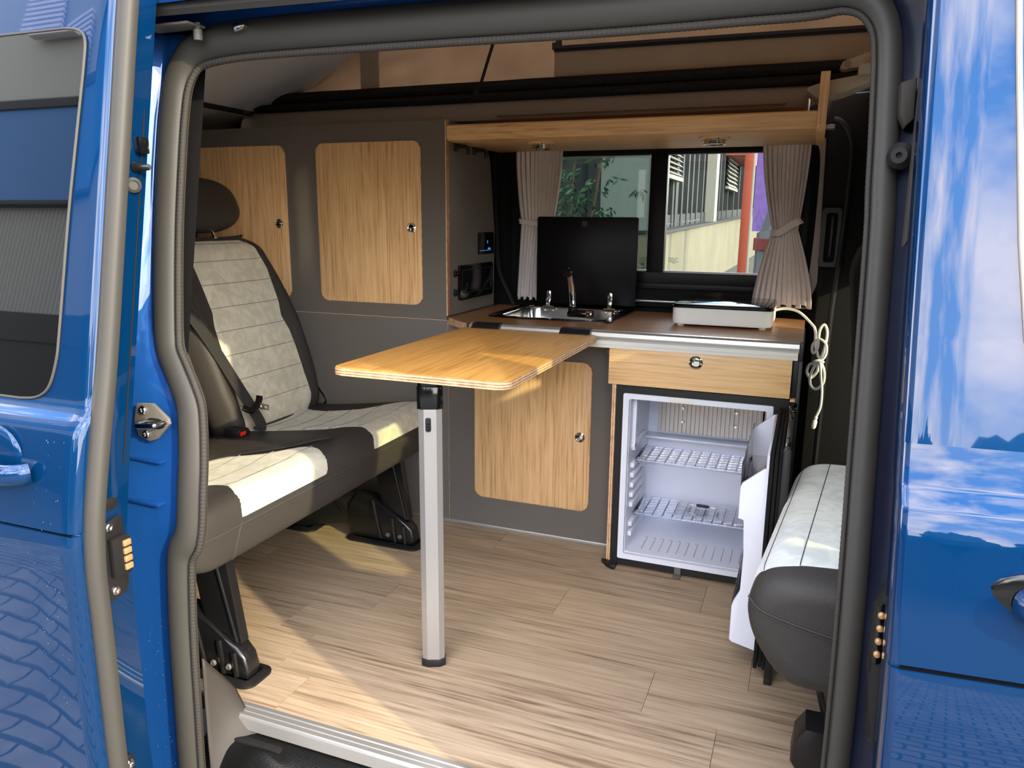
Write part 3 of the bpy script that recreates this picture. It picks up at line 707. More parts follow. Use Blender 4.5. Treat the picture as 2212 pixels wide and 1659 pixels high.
bm = NB(); tube(bm, [(x, yd(x, z) - .001, z) for x, z in ((.172, 1.42), (.183, 1.30), (.190, 1.22), (.200, 1.12), (.210, 1.02), (.224, .92), (.240, .85))], .0032, 8); obj('window_rubber', bm, 'striplight', d2)
bm = NB(); grid(bm, lambda u, v: ((lambda x, z: (x, yd(x, z) + .065, z))(.13 + 1.0 * v, -.3 + 1.09 * u)), 8, 8); obj('inner_panel', bm, 'soft', d2)
bm = NB()
yh = yd(.25, .64) - .023
ell(bm, (.272, yh + .002, .652), .068, .006, .033, 28, 10); hc = obj('handle_cup', bm, 'gloss', d2)
bm = NB(); sweep(bm, smoothpath([(.238, yh - .002, .648), (.248, yh - .020, .648), (.28, yh - .030, .648), (.36, yh - .032, .638), (.40, yh - .008, .637)], 6), [(.017 * math.cos(t), .010 * math.sin(t)) for t in [2 * PI * i / 14 for i in range(14)]], (0, -1, 0)); obj('door_handle', bm, 'paint', d2)

bm = NB(); grid(bm, lambda u, v: (lambda x: (x, yo(.525) - .0205 + .002 * v, .5228 + .0044 * v))(-2.3 + (2.3 + XE - .006) * u), 12, 2); obj('panel_gap', bm, 'gapblack', d1)
bm = NB(); grid(bm, lambda u, v: (lambda x: (x, yd(x, .56) - .0215 + .002 * v, .5578 + .0056 * v))(.130 + 1.0 * u), 8, 2); obj('panel_gap', bm, 'gapblack', d2)

# ------------------------------------------------------------------ furniture
YK = 2.26
def lock(parent, x, y, z, r=.0165):
    l = obj('lock', B(lathe, [(r, 0), (r, .003), (r * .85, .0045), (r * .72, .003), (r * .70, -.001), (r * .55, .0035), (r * .3, .0042), (0, .0042)], (x, y, z), (0, -1, 0), 24), 'chrome', parent, label='chrome push lock')
    bm = NB(); box(bm, x - r * .45, x + r * .45, y - .006, y - .003, z - r * .1, z + r * .1, .0006); obj('key_slot', bm, 'steel', l)
    return l
def door_in_panel(parent, x0, x1, z0, z1, r, lx, lz, name='door'):
    bm = NB(); prism(bm, rrect(x0 + .002, z0 + .002, x1 - .002, z1 - .002, r, 8), 'y', YK - .004, YK + .012, .0012); d = obj(name, bm, 'oak_z', parent, label='oak door with rounded corners')
    bm = NB(); ringframe(bm, rrect(x0 + .0005, z0 + .0005, x1 - .0005, z1 - .0005, r + .001, 8), rrect(x0 + .0022, z0 + .0022, x1 - .0022, z1 - .0022, r - .0005, 8), 'y', YK - .0042, YK + .01); obj('edge_band', bm, 'ply_x', d)
    lock(d, lx, YK - .004, lz)
    return d
def holed(bm, x0, x1, z0, z1, holes, y0, y1):
    """panel with rounded rectangular openings side by side"""
    cuts = [x0] + [(a[1] + b[0]) / 2 for a, b in zip(holes, holes[1:])] + [x1]
    for (p, q), h in zip(zip(cuts, cuts[1:]), holes):
        n = 8; ins = rrect(*h[:1], h[2], h[1], h[3], h[4], n); outer = []
        cx, cz = (h[0] + h[1]) / 2, (h[2] + h[3]) / 2
        corner = [(q, z1), (p, z1), (p, z0), (q, z0)]
        for ci in range(4):
            for i in range(n + 1): outer.append(corner[ci])
        # slide the intermediate points so the ring has no degenerate overlap
        k = n + 1
        for ci in range(4):
            a, b, c = corner[ci - 1], corner[ci], corner[(ci + 1) % 4]
            for i in range(k):
                t = i / n
                if t < .5: w_, o_ = (0.5 - t) * .2, a
                else: w_, o_ = (t - .5) * .2, c
                outer[ci * k + i] = (b[0] + (o_[0] - b[0]) * w_, b[1] + (o_[1] - b[1]) * w_)
        ringframe(bm, outer, ins, 'y', y0, y1)

wc = thing('tall_cabinet', 'tall dark grey cabinet wall with two oak doors behind the bench', 'cabinet', (-1.8, YK, .71))
bm = NB(); holed(bm, -2.62, -1.1095, .712, 1.346, [(-2.135, -1.725, .757, 1.285, .03), (-1.598, -1.196, .757, 1.287, .03)], YK, YK + .018); obj('front_panel', bm, 'dark', wc)
door_in_panel(wc, -2.135, -1.725, .757, 1.285, .03, -1.76, 1.02); door_in_panel(wc, -1.598, -1.196, .757, 1.287, .03, -1.232, 1.011)
bm = NB(); box(bm, -1.109, -1.1045, YK - .003, YK + .018, .727, 1.347, .0008); obj('edge_strip', bm, 'ply_x', wc)
bm = NB(); prism(bm, [(YK + .018, .727), (2.655, .727), (2.66, 1.0), (2.62, 1.24), (2.56, 1.345), (YK + .018, 1.345)], 'x', -1.122, -1.106); obj('side_panel', bm, 'dark', wc)
bm = NB(); box(bm, -2.62, -1.122, YK + .018, 2.62, 1.33, 1.344); box(bm, -2.62, -1.122, YK + .03, 2.70, .714, .726); objs('carcass', bm, 'dark', wc)

bm = NB(); box(bm, -2.62, -1.108, YK - .0006, YK + .004, .7108, .7119); obj('seam_strip', bm, 'ply_z', wc)
bc = thing('base_cabinet', 'low dark grey cabinet under the worktop with one oak door', 'cabinet', (-1.2, YK, 0))
bm = NB(); holed(bm, -1.1055, -.53, .012, .70, [(-1.009, -.605, .112, .605, .03)], YK, YK + .018); obj('front_panel', bm, 'dark', bc)
door_in_panel(bc, -1.009, -.605, .112, .605, .03, -.639, .362)
bm = NB(); box(bm, -2.62, -1.1065, YK, YK + .018, .012, .7105, .0008); obj('rear_panel', bm, 'dark', bc)
bm = NB(); box(bm, -2.62, -.53, YK + .02, 2.70, .012, .03); obj('carcass', bm, 'dark', bc)
bm = NB(); box(bm, -1.1064, -1.1056, YK - .0006, YK + .004, .013, .709); obj('seam_strip', bm, 'ply_x', bc)
obj('screw_cap', B(lathe, [(.009, 0), (.009, .002), (.007, .0025), (.006, .001), (.003, .0015), (0, .0015)], (-.553, YK, .645), (0, -1, 0), 18), 'trimgrey', bc)
sobj('baseboard_left', B(box, -2.62, -.53, YK - .004, YK + .01, 0, .0125, .002), 'alu', 'thin pale strip between floor and cabinets')

# worktop with its rail
ZT = .722
wt = thing('worktop', 'oak worktop with white and aluminium front rail under the window', 'worktop', (-.55, 2.45, ZT))
def holed_slab(bm, outer, hole, z0, z1):
    for z in (z0, z1):
        A = [bm.verts.new((x, y, z)) for x, y in outer]; H = [bm.verts.new((x, y, z)) for x, y in hole]
        es = [bm.edges.new((L_[i], L_[(i + 1) % len(L_)])) for L_ in (A, H) for i in range(len(L_))]
        bmesh.ops.triangle_fill(bm, use_beauty=True, use_dissolve=False, edges=es)
        if z == z0: A0, H0 = A, H
    for L0, L1 in ((A0, A), (H0, H)):
        for i in range(len(L0)): bm.faces.new((L0[i], L0[(i + 1) % len(L0)], L1[(i + 1) % len(L1)], L1[i]))
bm = NB(); holed_slab(bm, [(-1.1035, 2.262), (-1.05, 2.212), (-.988, 2.158), (-.01, 2.158), (0, 2.17), (0, 2.715), (-1.1035, 2.70)], rrect(-.99, 2.335, -.58, 2.69, .035, 8), ZT - .022, ZT)
obj('board', bm, 'oak_top', wt)
bm = NB(); prism(bm, [(-1.1045, 2.2605), (-1.051, 2.2105), (-.99, 2.1565), (-.985, 2.158), (-1.05, 2.2135), (-1.103, 2.2625)], 'z', ZT - .023, ZT - .0008); obj('plywood_edge', bm, 'ply_z', wt)
bm = NB(); sec = [(2.1565, ZT + .004), (2.150, ZT + .0055), (2.142, ZT + .004), (2.136, ZT - .001), (2.134, ZT - .012), (2.137, ZT - .0135), (2.137, ZT - .0165), (2.1345, ZT - .0175), (2.1345, ZT - .023), (2.1565, ZT - .023)]
prism(bm, sec, 'x', -.972, -.008); obj('rail', bm, 'alu', wt, sharp=20, label='aluminium table rail')
bm = NB(); sec = [(2.1565, ZT - .0235), (2.136, ZT - .0235), (2.136, ZT - .034), (2.1375, ZT - .035), (2.136, ZT - .036), (2.137, ZT - .0445), (2.1565, ZT - .0445)]
prism(bm, sec, 'x', -.972, -.010); obj('rail_skirt', bm, 'cream', wt, sharp=20)
bm = NB(); box(bm, -.0078, .004, 2.132, 2.158, ZT - .045, ZT + .004, .003); obj('end_cap', bm, 'black', wt)
bm = NB(); box(bm, -.982, -.9725, 2.136, 2.157, ZT - .022, ZT + .002, .003); obj('end_cap', bm, 'black', wt)
bm = NB(); box(bm, -.99, -.005, 2.724, 2.734, ZT + .032, ZT + .048, .002); box(bm, -.99, -.005, 2.718, 2.726, ZT + .034, ZT + .040, .001); objs('window_track', bm, 'alu', wt)

# cabinet round the fridge
fc = thing('fridge_cabinet', 'oak drawer cabinet around the open fridge', 'cabinet', (-.27, 2.2, 0))
bm = NB(); box(bm, -.5255, -.022, 2.140, 2.156, .5705, .6775, .0015); dr = obj('drawer', bm, 'oak_x', fc, label='oak drawer front'); lock(dr, -.276, 2.140, .652, .019)
for x0, x1 in ((-.514, -.501), (-.0205, -.0075)):
    bm = NB(); box(bm, x0, x1, 2.1445, 2.69, .0, .5695, .0006); obj('side_panel', bm, 'ply_x', fc)
bm = NB(); box(bm, -.5285, -.514, YK + .001, 2.69, .012, .699); obj('partition', bm, 'dark', fc)
bm = NB(); box(bm, -.5, -.022, 2.158, 2.69, .5705, .578); obj('shelf', bm, 'dark', fc)
bm = NB(); box(bm, -.0212, .002, 2.158, 2.176, .5705, .698, .002); box(bm, -.007, .004, 2.15, 2.69, .02, .698, .002); objs('end_profile', bm, 'black', fc)
bm = NB(); prism(bm, [(-.528, 2.145), (-.505, 2.118), (-.488, 2.110), (-.478, 2.112), (-.478, 2.144), (-.528, 2.150)], 'z', 0, .014, .003); ft = obj('foot_bracket', bm, 'black', fc)
bm = NB(); screw(bm, (-.498, 2.124, .014), (0, 0, 1), .004, .002); screw(bm, (-.512, 2.139, .014), (0, 0, 1), .004, .002); objs('screw', bm, 'steelblack', ft)

# fridge
fr = thing('fridge', 'black framed fridge standing open, white inside, below the drawer', 'fridge', (-.26, 2.3, 0))
bm = NB(); FO, FI = rrect(-.4995, .006, -.0220, .5680, .002, 4), rrect(-.478, .028, -.060, .547, .004, 4)
ringframe(bm, FO, FI, 'y', 2.1425, 2.20); obj('front_frame', bm, 'black', fr)
bm = NB(); ringframe(bm, rrect(-.499, .008, -.023, .567, .002, 4), rrect(-.49, .02, -.035, .555, .004, 4), 'y', 2.201, 2.66); box(bm, -.499, -.023, 2.66, 2.665, .008, .567); objs('casing', bm, 'black', fr)
bm = NB(); ringframe(bm, rrect(-.4777, .0283, -.0603, .5467, .005, 4), rrect(-.4605, .0445, -.0765, .531, .006, 4), 'y', 2.1385, 2.16); obj('liner_rim', bm, 'white', fr)
# liner cavity
cx0, cx1, cz0, cz1, cy = -.459, -.078, .046, .529, 2.455
bm = NB()
ringframe(bm, rrect(cx0 - .004, cz0 - .004, cx1 + .004, cz1 + .004, .006, 4), rrect(cx0, cz0, cx1, cz1, .008, 4), 'y', 2.155, cy); box(bm, cx0, cx1, cy, cy + .004, cz0, cz1); obj('liner', bm, 'white', fr)
bm = NB(); box(bm, cx0 + .001, cx1 - .001, 2.395, cy - .001, .345, .352, .002); obj('rear_step', bm, 'white', fr)
for sx, side in ((cx0, 1), (cx1, -1)):
    for k in range(10):
        z = .085 + k * .0315
        if abs(z - .155) < .012 or abs(z - .327) < .012: continue
        bm = NB(); box(bm, min(sx, sx + side * .012), max(sx, sx + side * .012), 2.185, 2.36, z, z + .015, .002); obj('shelf_guide', bm, 'white', fr)
bm = NB(); box(bm, cx0, cx0 + .012, 2.19, 2.205, .36, .526, .002); obj('corner_bead', bm, 'white', fr)
bm = NB(); x = -.425; pts = []
while x < -.098:
    pts += [(x, 2.437), (x + .008, 2.437), (x + .0085, 2.428), (x + .0115, 2.428), (x + .012, 2.437)]; x += .0135
pts += [(-.098, 2.437), (-.098, 2.450), (-.425, 2.450)]
prism(bm, pts, 'z', .362, .522); ev = obj('cooling_fins', bm, 'fin', fr, sharp=20, label='ribbed aluminium cooling plate')
bm = NB()
for x in (-.345, -.178):
    for z in (.402, .447): screw(bm, (x, 2.436, z), (0, -1, 0), .006, .010)
objs('screw', bm, 'steel', ev)
bm = NB(); box(bm, -.345, -.275, 2.137, 2.139, .531, .5455, .001); obj('sensor_cover', bm, 'cream', fr)
bm = NB()
for i in range(12):
    x = -.415 + i * .0265
    box(bm, x, x + .0018, 2.19, 2.285, cz0, cz0 + .0025); box(bm, x - .008, x + .0018, 2.283, 2.285, cz0, cz0 + .0025)
obj('floor_ribs', bm, 'fin', fr, kind='stuff')
def rack(z):
    bm = NB(); X0, X1, Y0, Y1 = cx0 + .012, cx1 - .013, 2.205, 2.36
    box(bm, X0, X1, Y0, Y0 + .004, z - .010, z + .002, .001)
    for i in range(13): 
        x = X0 + (X1 - X0) * i / 12; box(bm, x - .0014, x + .0014, Y0, Y1, z - .004, z + .002)
    for j in range(7):
        y = Y0 + (Y1 - Y0) * j / 6; box(bm, X0, X1, y - .0014, y + .0014, z - .003, z + .0015)
    for i in range(12):
        for j in range(6):
            x, y = X0 + (X1 - X0) * (i + .5) / 12, Y0 + (Y1 - Y0) * (j + .5) / 6
            box(bm, x - .011, x - .004, y - .0025, y + .0025, z - .001, z + .003); 
    box(bm, X0, X0 + .008, Y0, Y1, z - .008, z + .006, .001); box(bm, X1 - .008, X1, Y0, Y1, z - .008, z + .006, .001)
    return bm
obj('shelf_grid', rack(.329), 'clear', fr, kind='stuff', label='upper clear plastic shelf grid'); obj('shelf_grid', rack(.157), 'clear', fr, kind='stuff', label='lower clear plastic shelf grid')
bm = NB(); box(bm, -.305, -.282, 2.118, 2.142, .003, .0065, .001); prism(bm, [(2.146, .028), (2.140, .028), (2.1385, .006), (2.144, .004)], 'x', -.303, -.284); obj('door_catch', bm, 'zinc', fr)
# fridge door, opened through ninety degrees
fd = obj('fridge_door', B(box, -.018, -.0045, 1.668, 2.126, .022, .560, .003), 'black', fr, label='open fridge door seen edge-on')
bm = NB()
for x0, x1, e in ((-.0265, -.0195, .006), (-.036, -.0275, .010), (-.046, -.037, .006)):
    box(bm, x0, x1, 1.672 + e * .3, 2.122, .024 + e, .557 - e, .003)
objs('door_seal', bm, 'soft', fd)
bm = NB(); box(bm, -.020, -.003, 1.660, 1.674, .018, .564, .003); obj('end_cap', bm, 'black', fd)
bm = NB(); box(bm, -.016, -.006, 1.70, 1.78, .5595, .5615, .0005); box(bm, -.016, -.006, 1.95, 2.03, .5595, .5612, .0005); objs('grip_slot', bm, 'gloss', fd)
bm = NB(); box(bm, -.015, .0, 2.035, 2.10, .5600, .563, .001); lathe(bm, [(.011, 0), (.011, .006), (0, .006)], (-.012, 2.112, .561), (0, 0, 1), 16); obj('hinge', bm, 'gloss', fd)
bm = NB(); box(bm, -.020, -.003, 1.664, 1.694, .0, .020, .003); obj('hinge_foot', bm, 'black', fd)
bm = NB()
prof_ = [(-.046, .540), (-.056, .538), (-.100, .500), (-.1035, .49), (-.1035, .415), (-.090, .385), (-.086, .30), (-.086, .21), (-.100, .185), (-.1035, .17), (-.1035, .085), (-.0985, .080), (-.046, .068)]
near_ = [(x, z - .03 if z > .4 else z) for x, z in prof_]; prism(bm, near_, 'y', 1.686, 1.6945, .0015); prism(bm, prof_, 'y', 2.075, 2.083, .0015); box(bm, -.052, -.046, 1.69, 2.08, .068, .540, .001)
obj('door_liner', bm, 'white', fd)
def drack(z, h):
    bm = NB(); box(bm, -.104, -.102, 1.70, 2.07, z, z + h, .0008); box(bm, -.104, -.053, 1.70, 2.07, z - .002, z, .0008)
    for k in range(9): box(bm, -.1055, -.102, 1.72 + k * .042, 1.7235 + k * .042, z, z + h, .0005)
    return bm
obj('door_rack', drack(.425, .09), 'clear', fd); obj('door_rack', drack(.09, .085), 'clear', fd)
bm = NB(); box(bm, -.054, -.0525, 1.80, 1.812, .265, .283, .0006); box(bm, -.054, -.0525, 1.86, 1.87, .36, .382, .0006); objs('rack_clip', bm, 'cream', fd)

# key and leaflet bag lying in the fridge
bm = NB()
def film(u, v):
    x = -.335 + .235 * u; y = 2.212 + .135 * v
    return (x, y, .1645 + .004 * noise.noise(Vector((x * 22, y * 22, 3))) + .0025 * math.sin(u * 9) * v)
grid(bm, film, 30, 20)
bg_ = obj('plastic_bag', bm, 'bagfilm'); tag(bg_, 'crumpled clear plastic bag lying on the lower fridge shelf', 'bag')
bm = NB()
for (x0, y0, n_) in ((-.285, 2.235, 8), (-.20, 2.225, 7), (-.12, 2.225, 6)):
    for k in range(n_):
        box(bm, x0, x0 + .004 + .002 * (k % 2), y0 + k * .006, y0 + k * .006 + .0035, .1700, .1703)
obj('printing', bm, 'print', bg_, kind='stuff')
ky = thing('key', 'small black headed key lying on the plastic bag', 'key', (-.25, 2.28, .17))
bm = NB(); prism(bm, [(-.268, 2.292), (-.262, 2.298), (-.238, 2.297), (-.228, 2.29), (-.24, 2.284), (-.262, 2.285)], 'z', .171, .178, .0015); obj('key_head', bm, 'black', ky)
bm = NB(); box(bm, -.298, -.266, 2.289, 2.2935, .1735, .1750, .0004); box(bm, -.230, -.205, 2.287, 2.291, .1735, .1750, .0004); objs('key_blade', bm, 'steel', ky)

# sink with its lid and tap
sk = thing('sink', 'steel sink in black rim with raised black glass lid', 'sink', (-.79, 2.52, ZT))
SO, SI = rrect(-1.0, 2.325, -.57, 2.70, .035, 8), rrect(-.965, 2.36, -.605, 2.665, .045, 8)
SM = rrect(-.985, 2.34, -.585, 2.685, .035, 8)
bm = NB(); ringframe(bm, SO, SM, 'z', ZT - .001, ZT + .005); obj('rim', bm, 'gloss', sk)
bm = NB(); ringframe(bm, SM, SI, 'z', ZT + .0005, ZT + .003); obj('drainer', bm, 'steel', sk)
bm = NB()
loft(bm, [[(x, y, ZT + .002) for x, y in SI], [(x, y, ZT - .004) for x, y in rrect(-.963, 2.362, -.607, 2.663, .045, 8)], [(x, y, ZT - .10) for x, y in rrect(-.955, 2.37, -.615, 2.655, .045, 8)], [(x, y, ZT - .115) for x, y in rrect(-.94, 2.385, -.63, 2.64, .04, 8)]], False)
R_ = bm.faces.new([v for v in list(bm.verts)[-36:]]); obj('bowl', bm, 'steel', sk)
bm = NB(); prism(bm, rrect(-.935, .742, -.565, 1.052, .008, 4), 'y', 2.655, 2.661, .0012); ld = obj('lid', bm, 'glasstop', sk, label='black glass lid, raised')
K['lidmatte'] = mat('matt_black_lid', rgb(16, 13, 14), 0.34, spec=0.12)
ld.data.materials[0] = K['lidmatte']
obj('lid_button', B(lathe, [(.011, 0), (.011, .003), (0, .0035)], (-.757, 2.655, 1.028), (0, -1, 0), 20), 'trimdark', ld)
for x in (-.885, -.655):
    bm = NB(); prism(bm, rrect(x - .0085, .748, x + .0085, .788, .007, 5), 'y', 2.650, 2.6545, .0012); prism(bm, [(x - .0085, .752), (x + .0085, .752), (x + .006, ZT + .006), (x - .006, ZT + .006)], 'y', 2.642, 2.6545, .001); h_ = obj('lid_hinge', bm, 'steel', ld)
    bm = NB(); lathe(bm, [(.0055, 0), (.0055, .0015), (0, .002)], (x, 2.650, .772), (0, -1, 0), 14); obj('screw', bm, 'zinc', h_)
    bm = NB(); sweep(bm, [(x - .02, 2.645, ZT + .008), (x + .02, 2.645, ZT + .008)], circ(.005, 8), (0, -1, 0)); obj('hinge_pin', bm, 'steel', h_)
bm = NB()
for x, z in ((-.9, -.008), (-.87, -.008), (-.67, -.008), (-.64, -.008)): lathe(bm, [(.0035, 0), (.0035, .002), (0, .003)], (x, 2.655, ZT + z), (0, -1, 0), 10)
objs('rivet', bm, 'steel', sk)
tp = obj('tap', B(lathe, [(.020, 0), (.020, .010), (.016, .018), (.016, .03), (.012, .034)], (-.735, 2.46, ZT + .0), (0, 0, 1), 20), 'gloss', sk, label='folding chrome and black tap')
bm = NB(); sweep(bm, [(-.735, 2.46, ZT + .03), (-.737, 2.450, ZT + .10), (-.742, 2.432, ZT + .150)], rrect(-.010, -.007, .010, .007, .005, 4), (0, -1, 0), scale=[1, 1, 1.05]); obj('spout', bm, 'chrome', tp)
bm = NB(); lathe(bm, [(.012, -.016), (.014, -.012), (.014, .012), (.011, .016)], (-.744, 2.424, ZT + .150), (.2, -1, -.35), 18); obj('nozzle', bm, 'gloss', tp)
bm = NB(); lathe(bm, [(.013, 0), (.013, .055), (.011, .06)], (-.735, 2.45, ZT + .012), (1, -.12, 0), 16); obj('tap_body', bm, 'gloss', tp)
bm = NB(); lathe(bm, [(.0135, 0), (.0145, .004), (.0145, .018), (.0135, .022)], (-.682, 2.444, ZT + .012), (1, -.12, 0), 20); obj('tap_knob', bm, 'chrome', tp)

# portable hob with its cable
hb = thing('induction_hob', 'white portable hob with black glass top on the worktop', 'hob', (-.24, 2.5, ZT))
bm = NB(); HB = rrect(-.388, 2.363, -.092, 2.655, .028, 8)
loft(bm, [[(x * .985 - .0036, y * .985 + .0376, ZT + .008) for x, y in HB], [(x * .998, y * .998 + .005, ZT + .012) for x, y in HB], [(x, y, ZT + .018) for x, y in HB], [(x, y, ZT + .058) for x, y in HB]]); obj('body', bm, 'whitebody', hb)
bm = NB(); prism(bm, rrect(-.390, 2.360, -.090, 2.657, .02, 8), 'z', ZT + .0585, ZT + .0645, .0015); obj('glass_top', bm, 'glasstop', hb)
bm = NB(); prism(bm, rrect(-.386, 2.364, -.094, 2.653, .02, 8), 'z', ZT + .0648, ZT + .070, .0015); obj('glass_plate', bm, 'glasstop', hb)
for x, y in ((-.362, 2.392), (-.12, 2.392), (-.362, 2.62), (-.12, 2.62)):
    bm = NB(); lathe(bm, [(.010, 0), (.011, .002), (.011, .0085)], (x, y, ZT + .0002), (0, 0, 1), 18); obj('foot', bm, 'whitebody', hb)
cp_ = [(-.095, 2.60, ZT + .038), (-.06, 2.59, ZT + .046), (-.02, 2.56, ZT + .040), (.018, 2.53, ZT + .01), (.032, 2.51, .712), (.038, 2.50, .66), (.052, 2.49, .63), (.062, 2.49, .66), (.066, 2.49, .71), (.056, 2.49, .735), (.044, 2.49, .715), (.042, 2.495, .66),
       (.030, 2.50, .645), (.028, 2.50, .67), (.045, 2.49, .69), (.066, 2.48, .675), (.066, 2.48, .64), (.045, 2.48, .618), (.025, 2.49, .61), (.018, 2.50, .585), (.030, 2.50, .565), (.048, 2.49, .59), (.050, 2.48, .625),
       (.066, 2.47, .60), (.068, 2.47, .56), (.050, 2.48, .535), (.032, 2.49, .545), (.030, 2.49, .58), (.05, 2.47, .625), (.060, 2.47, .575), (.066, 2.47, .53), (.066, 2.48, .48), (.056, 2.48, .445)]
bm = NB(); tube(bm, smoothpath(cp_, 6), .0042, 8); cb_ = obj('power_cable', bm, 'cable', hb, label='white cable tied in a hanging bundle')
bm = NB(); tube(bm, smoothpath([(.036, 2.475, .622), (.05, 2.468, .627), (.062, 2.475, .622), (.05, 2.50, .618)], 5, True), .0045, 8, True); obj('cable_tie', bm, 'cable', cb_)
bm = NB(); lathe(bm, [(.005, 0), (.006, .004), (.0045, .01), (.0075, .014), (.0075, .034), (.004, .04)], (.057, 2.48, .448), (-.15, 0, -1), 14); obj('plug', bm, 'cable', cb_)

# camping table
tb = thing('folding_table', 'oak table hooked to the worktop rail on one aluminium leg', 'table', (-.76, 1.78, 0))
ZB = .7145
bm = NB(); prism(bm, rrect(-.982, 1.408, -.556, 2.128, .028, 6), 'z', ZB - .0016, ZB, .0008); tt = obj('tabletop', bm, 'oak_y', tb)
bm = NB(); prism(bm, rrect(-.983, 1.407, -.555, 2.129, .028, 6), 'z', ZB - .0175, ZB - .0015, .002); obj('plywood_core', bm, 'ply_z', tt)
for x0, x1 in ((-.955, -.865), (-.672, -.580)):
    bm = NB(); prism(bm, [(2.110, ZB - .018), (2.110, ZB + .002), (2.126, ZB + .014), (2.150, ZB + .0155), (2.158, ZB + .012), (2.158, ZB + .009), (2.134, ZB + .010), (2.1315, ZB + .004), (2.1315, ZB - .018)], 'x', x0, x1, .0015); obj('rail_hook', bm, 'black', tb)
bm = NB(); a_ = math.radians(-24); LC = Vector((-.759, 1.458, 0))
oct_ = [(-.026, -.008), (-.014, -.0155), (.014, -.0155), (.026, -.008), (.026, .008), (.014, .0155), (-.014, .0155), (-.026, .008)]
def legsec(s): return [(LC.x + s * (x * math.cos(a_) + y * math.sin(a_)), LC.y + s * (-x * math.sin(a_) + y * math.cos(a_))) for x, y in oct_]
prism(bm, legsec(1), 'z', .018, .630, .0006); lg = obj('leg', bm, 'alu', tb, sharp=20)
bm = NB(); prism(bm, legsec(1.08), 'z', .0, .020, .0015); obj('foot', bm, 'black', lg)
bm = NB(); prism(bm, legsec(1.10), 'z', .6305, .681, .001); prism(bm, legsec(1.02), 'z', .6812, ZB - .018, .001); obj('collar', bm, 'gloss', lg)
bm = NB(); d_ = Vector((math.sin(a_) * -1, -math.cos(a_), 0)); s_ = Vector((math.cos(a_), -math.sin(a_), 0))
pts = rrect(-.0065, .579, .0065, .612, .005, 5)
lo = [LC + s_ * (x - .004) + d_ * .0150 + Vector((0, 0, z)) for x, z in pts]; hi = [LC + s_ * (x * .85 - .004) + d_ * .0195 + Vector((0, 0, .5955 + (z - .5955) * .95)) for x, z in pts]
loft(bm, [lo, hi]); sl_ = obj('latch_slider', bm, 'black', lg)
bm = NB()
for k in range(3):
    c_ = LC + s_ * -.004 + d_ * .0195 + Vector((0, 0, .584 + k * .0065)); box(bm, c_.x - .0045, c_.x + .0045, c_.y - .002, c_.y + .001, c_.z, c_.z + .003, .0006)
objs('thumb_rib', bm, 'soft', sl_)

# overhead shelf, lamps, hooks
os_ = thing('overhead_shelf', 'oak shelf hanging over the kitchen window', 'shelf', (-.55, 2.4, 1.28))
bm = NB(); prism(bm, [(2.262, 1.330), (2.257, 1.326), (2.2545, 1.298), (2.262, 1.284), (2.275, 1.281), (2.275, 1.33)], 'x', -1.103, -.0165, .0006); obj('front_lip', bm, 'oak_x', os_)
bm = NB(); box(bm, -1.103, -.0165, 2.2755, 2.70, 1.281, 1.296, .0006); obj('board', bm, 'oak_x', os_)
bm = NB(); prism(bm, [(2.2525, 1.425), (2.2525, 1.296), (2.262, 1.281), (2.275, 1.276), (2.66, 1.276), (2.66, 1.425)], 'x', -.016, .0075, .0015); obj('end_panel', bm, 'oak_z', os_)
bm = NB(); box(bm, .0078, .030, 2.30, 2.34, 1.287, 1.297, .001); obj('rail_end', bm, 'alu', os_)
bm = NB(); box(bm, -1.0, -.105, 2.418, 2.440, 1.372, 1.380, .001); lr = obj('light_rail', bm, 'trimgrey'); tag(lr, 'long slim aluminium light rail fixed above the oak shelf', 'light rail')
for x, where in ((-.832, 'above the sink lid'), (-.293, 'above the white hob')):
    dl = thing('downlight', 'round chrome downlight under the oak shelf ' + where, 'lamp', (x, 2.39, 1.281), 'downlights under the oak shelf')
    obj('wood_ring', B(lathe, [(.030, 0), (.046, 0), (.046, -.004), (.040, -.0052), (0, -.0052)], (x, 2.39, 1.2808), (0, 0, 1), 32), 'oak_x', dl)
    obj('chrome_bezel', B(lathe, [(.030, 0), (.030, -.011), (.033, -.012), (.033, -.0145), (.028, -.015), (.026, -.013), (0, -.013)], (x, 2.39, 1.2756), (0, 0, 1), 32), 'steel', dl)
    bm = NB()
    for k in range(3):
        t = 2.2 * k + .7; lathe(bm, [(.003, 0), (.003, -.0012), (0, -.0016)], (x + .038 * math.cos(t), 2.39 + .038 * math.sin(t), 1.2757), (0, 0, 1), 10)
    objs('screw', bm, 'black', dl)
for y, where in ((2.325, 'nearer the edge strip'), (2.47, 'further back, nearer the curtain')):
    bm = NB(); tube(bm, smoothpath([(-1.1, y, 1.268), (-1.085, y, 1.270), (-1.065, y, 1.268), (-1.058, y, 1.258), (-1.0585, y, 1.243)], 6), .0065, 10)
    box(bm, -1.106, -1.098, y - .009, y + .009, 1.255, 1.280, .002)
    hk = obj('coat_hook', bm, 'black'); tag(hk, 'small black coat hook below the shelf, ' + where, 'hook', 'coat hooks on the cabinet side')
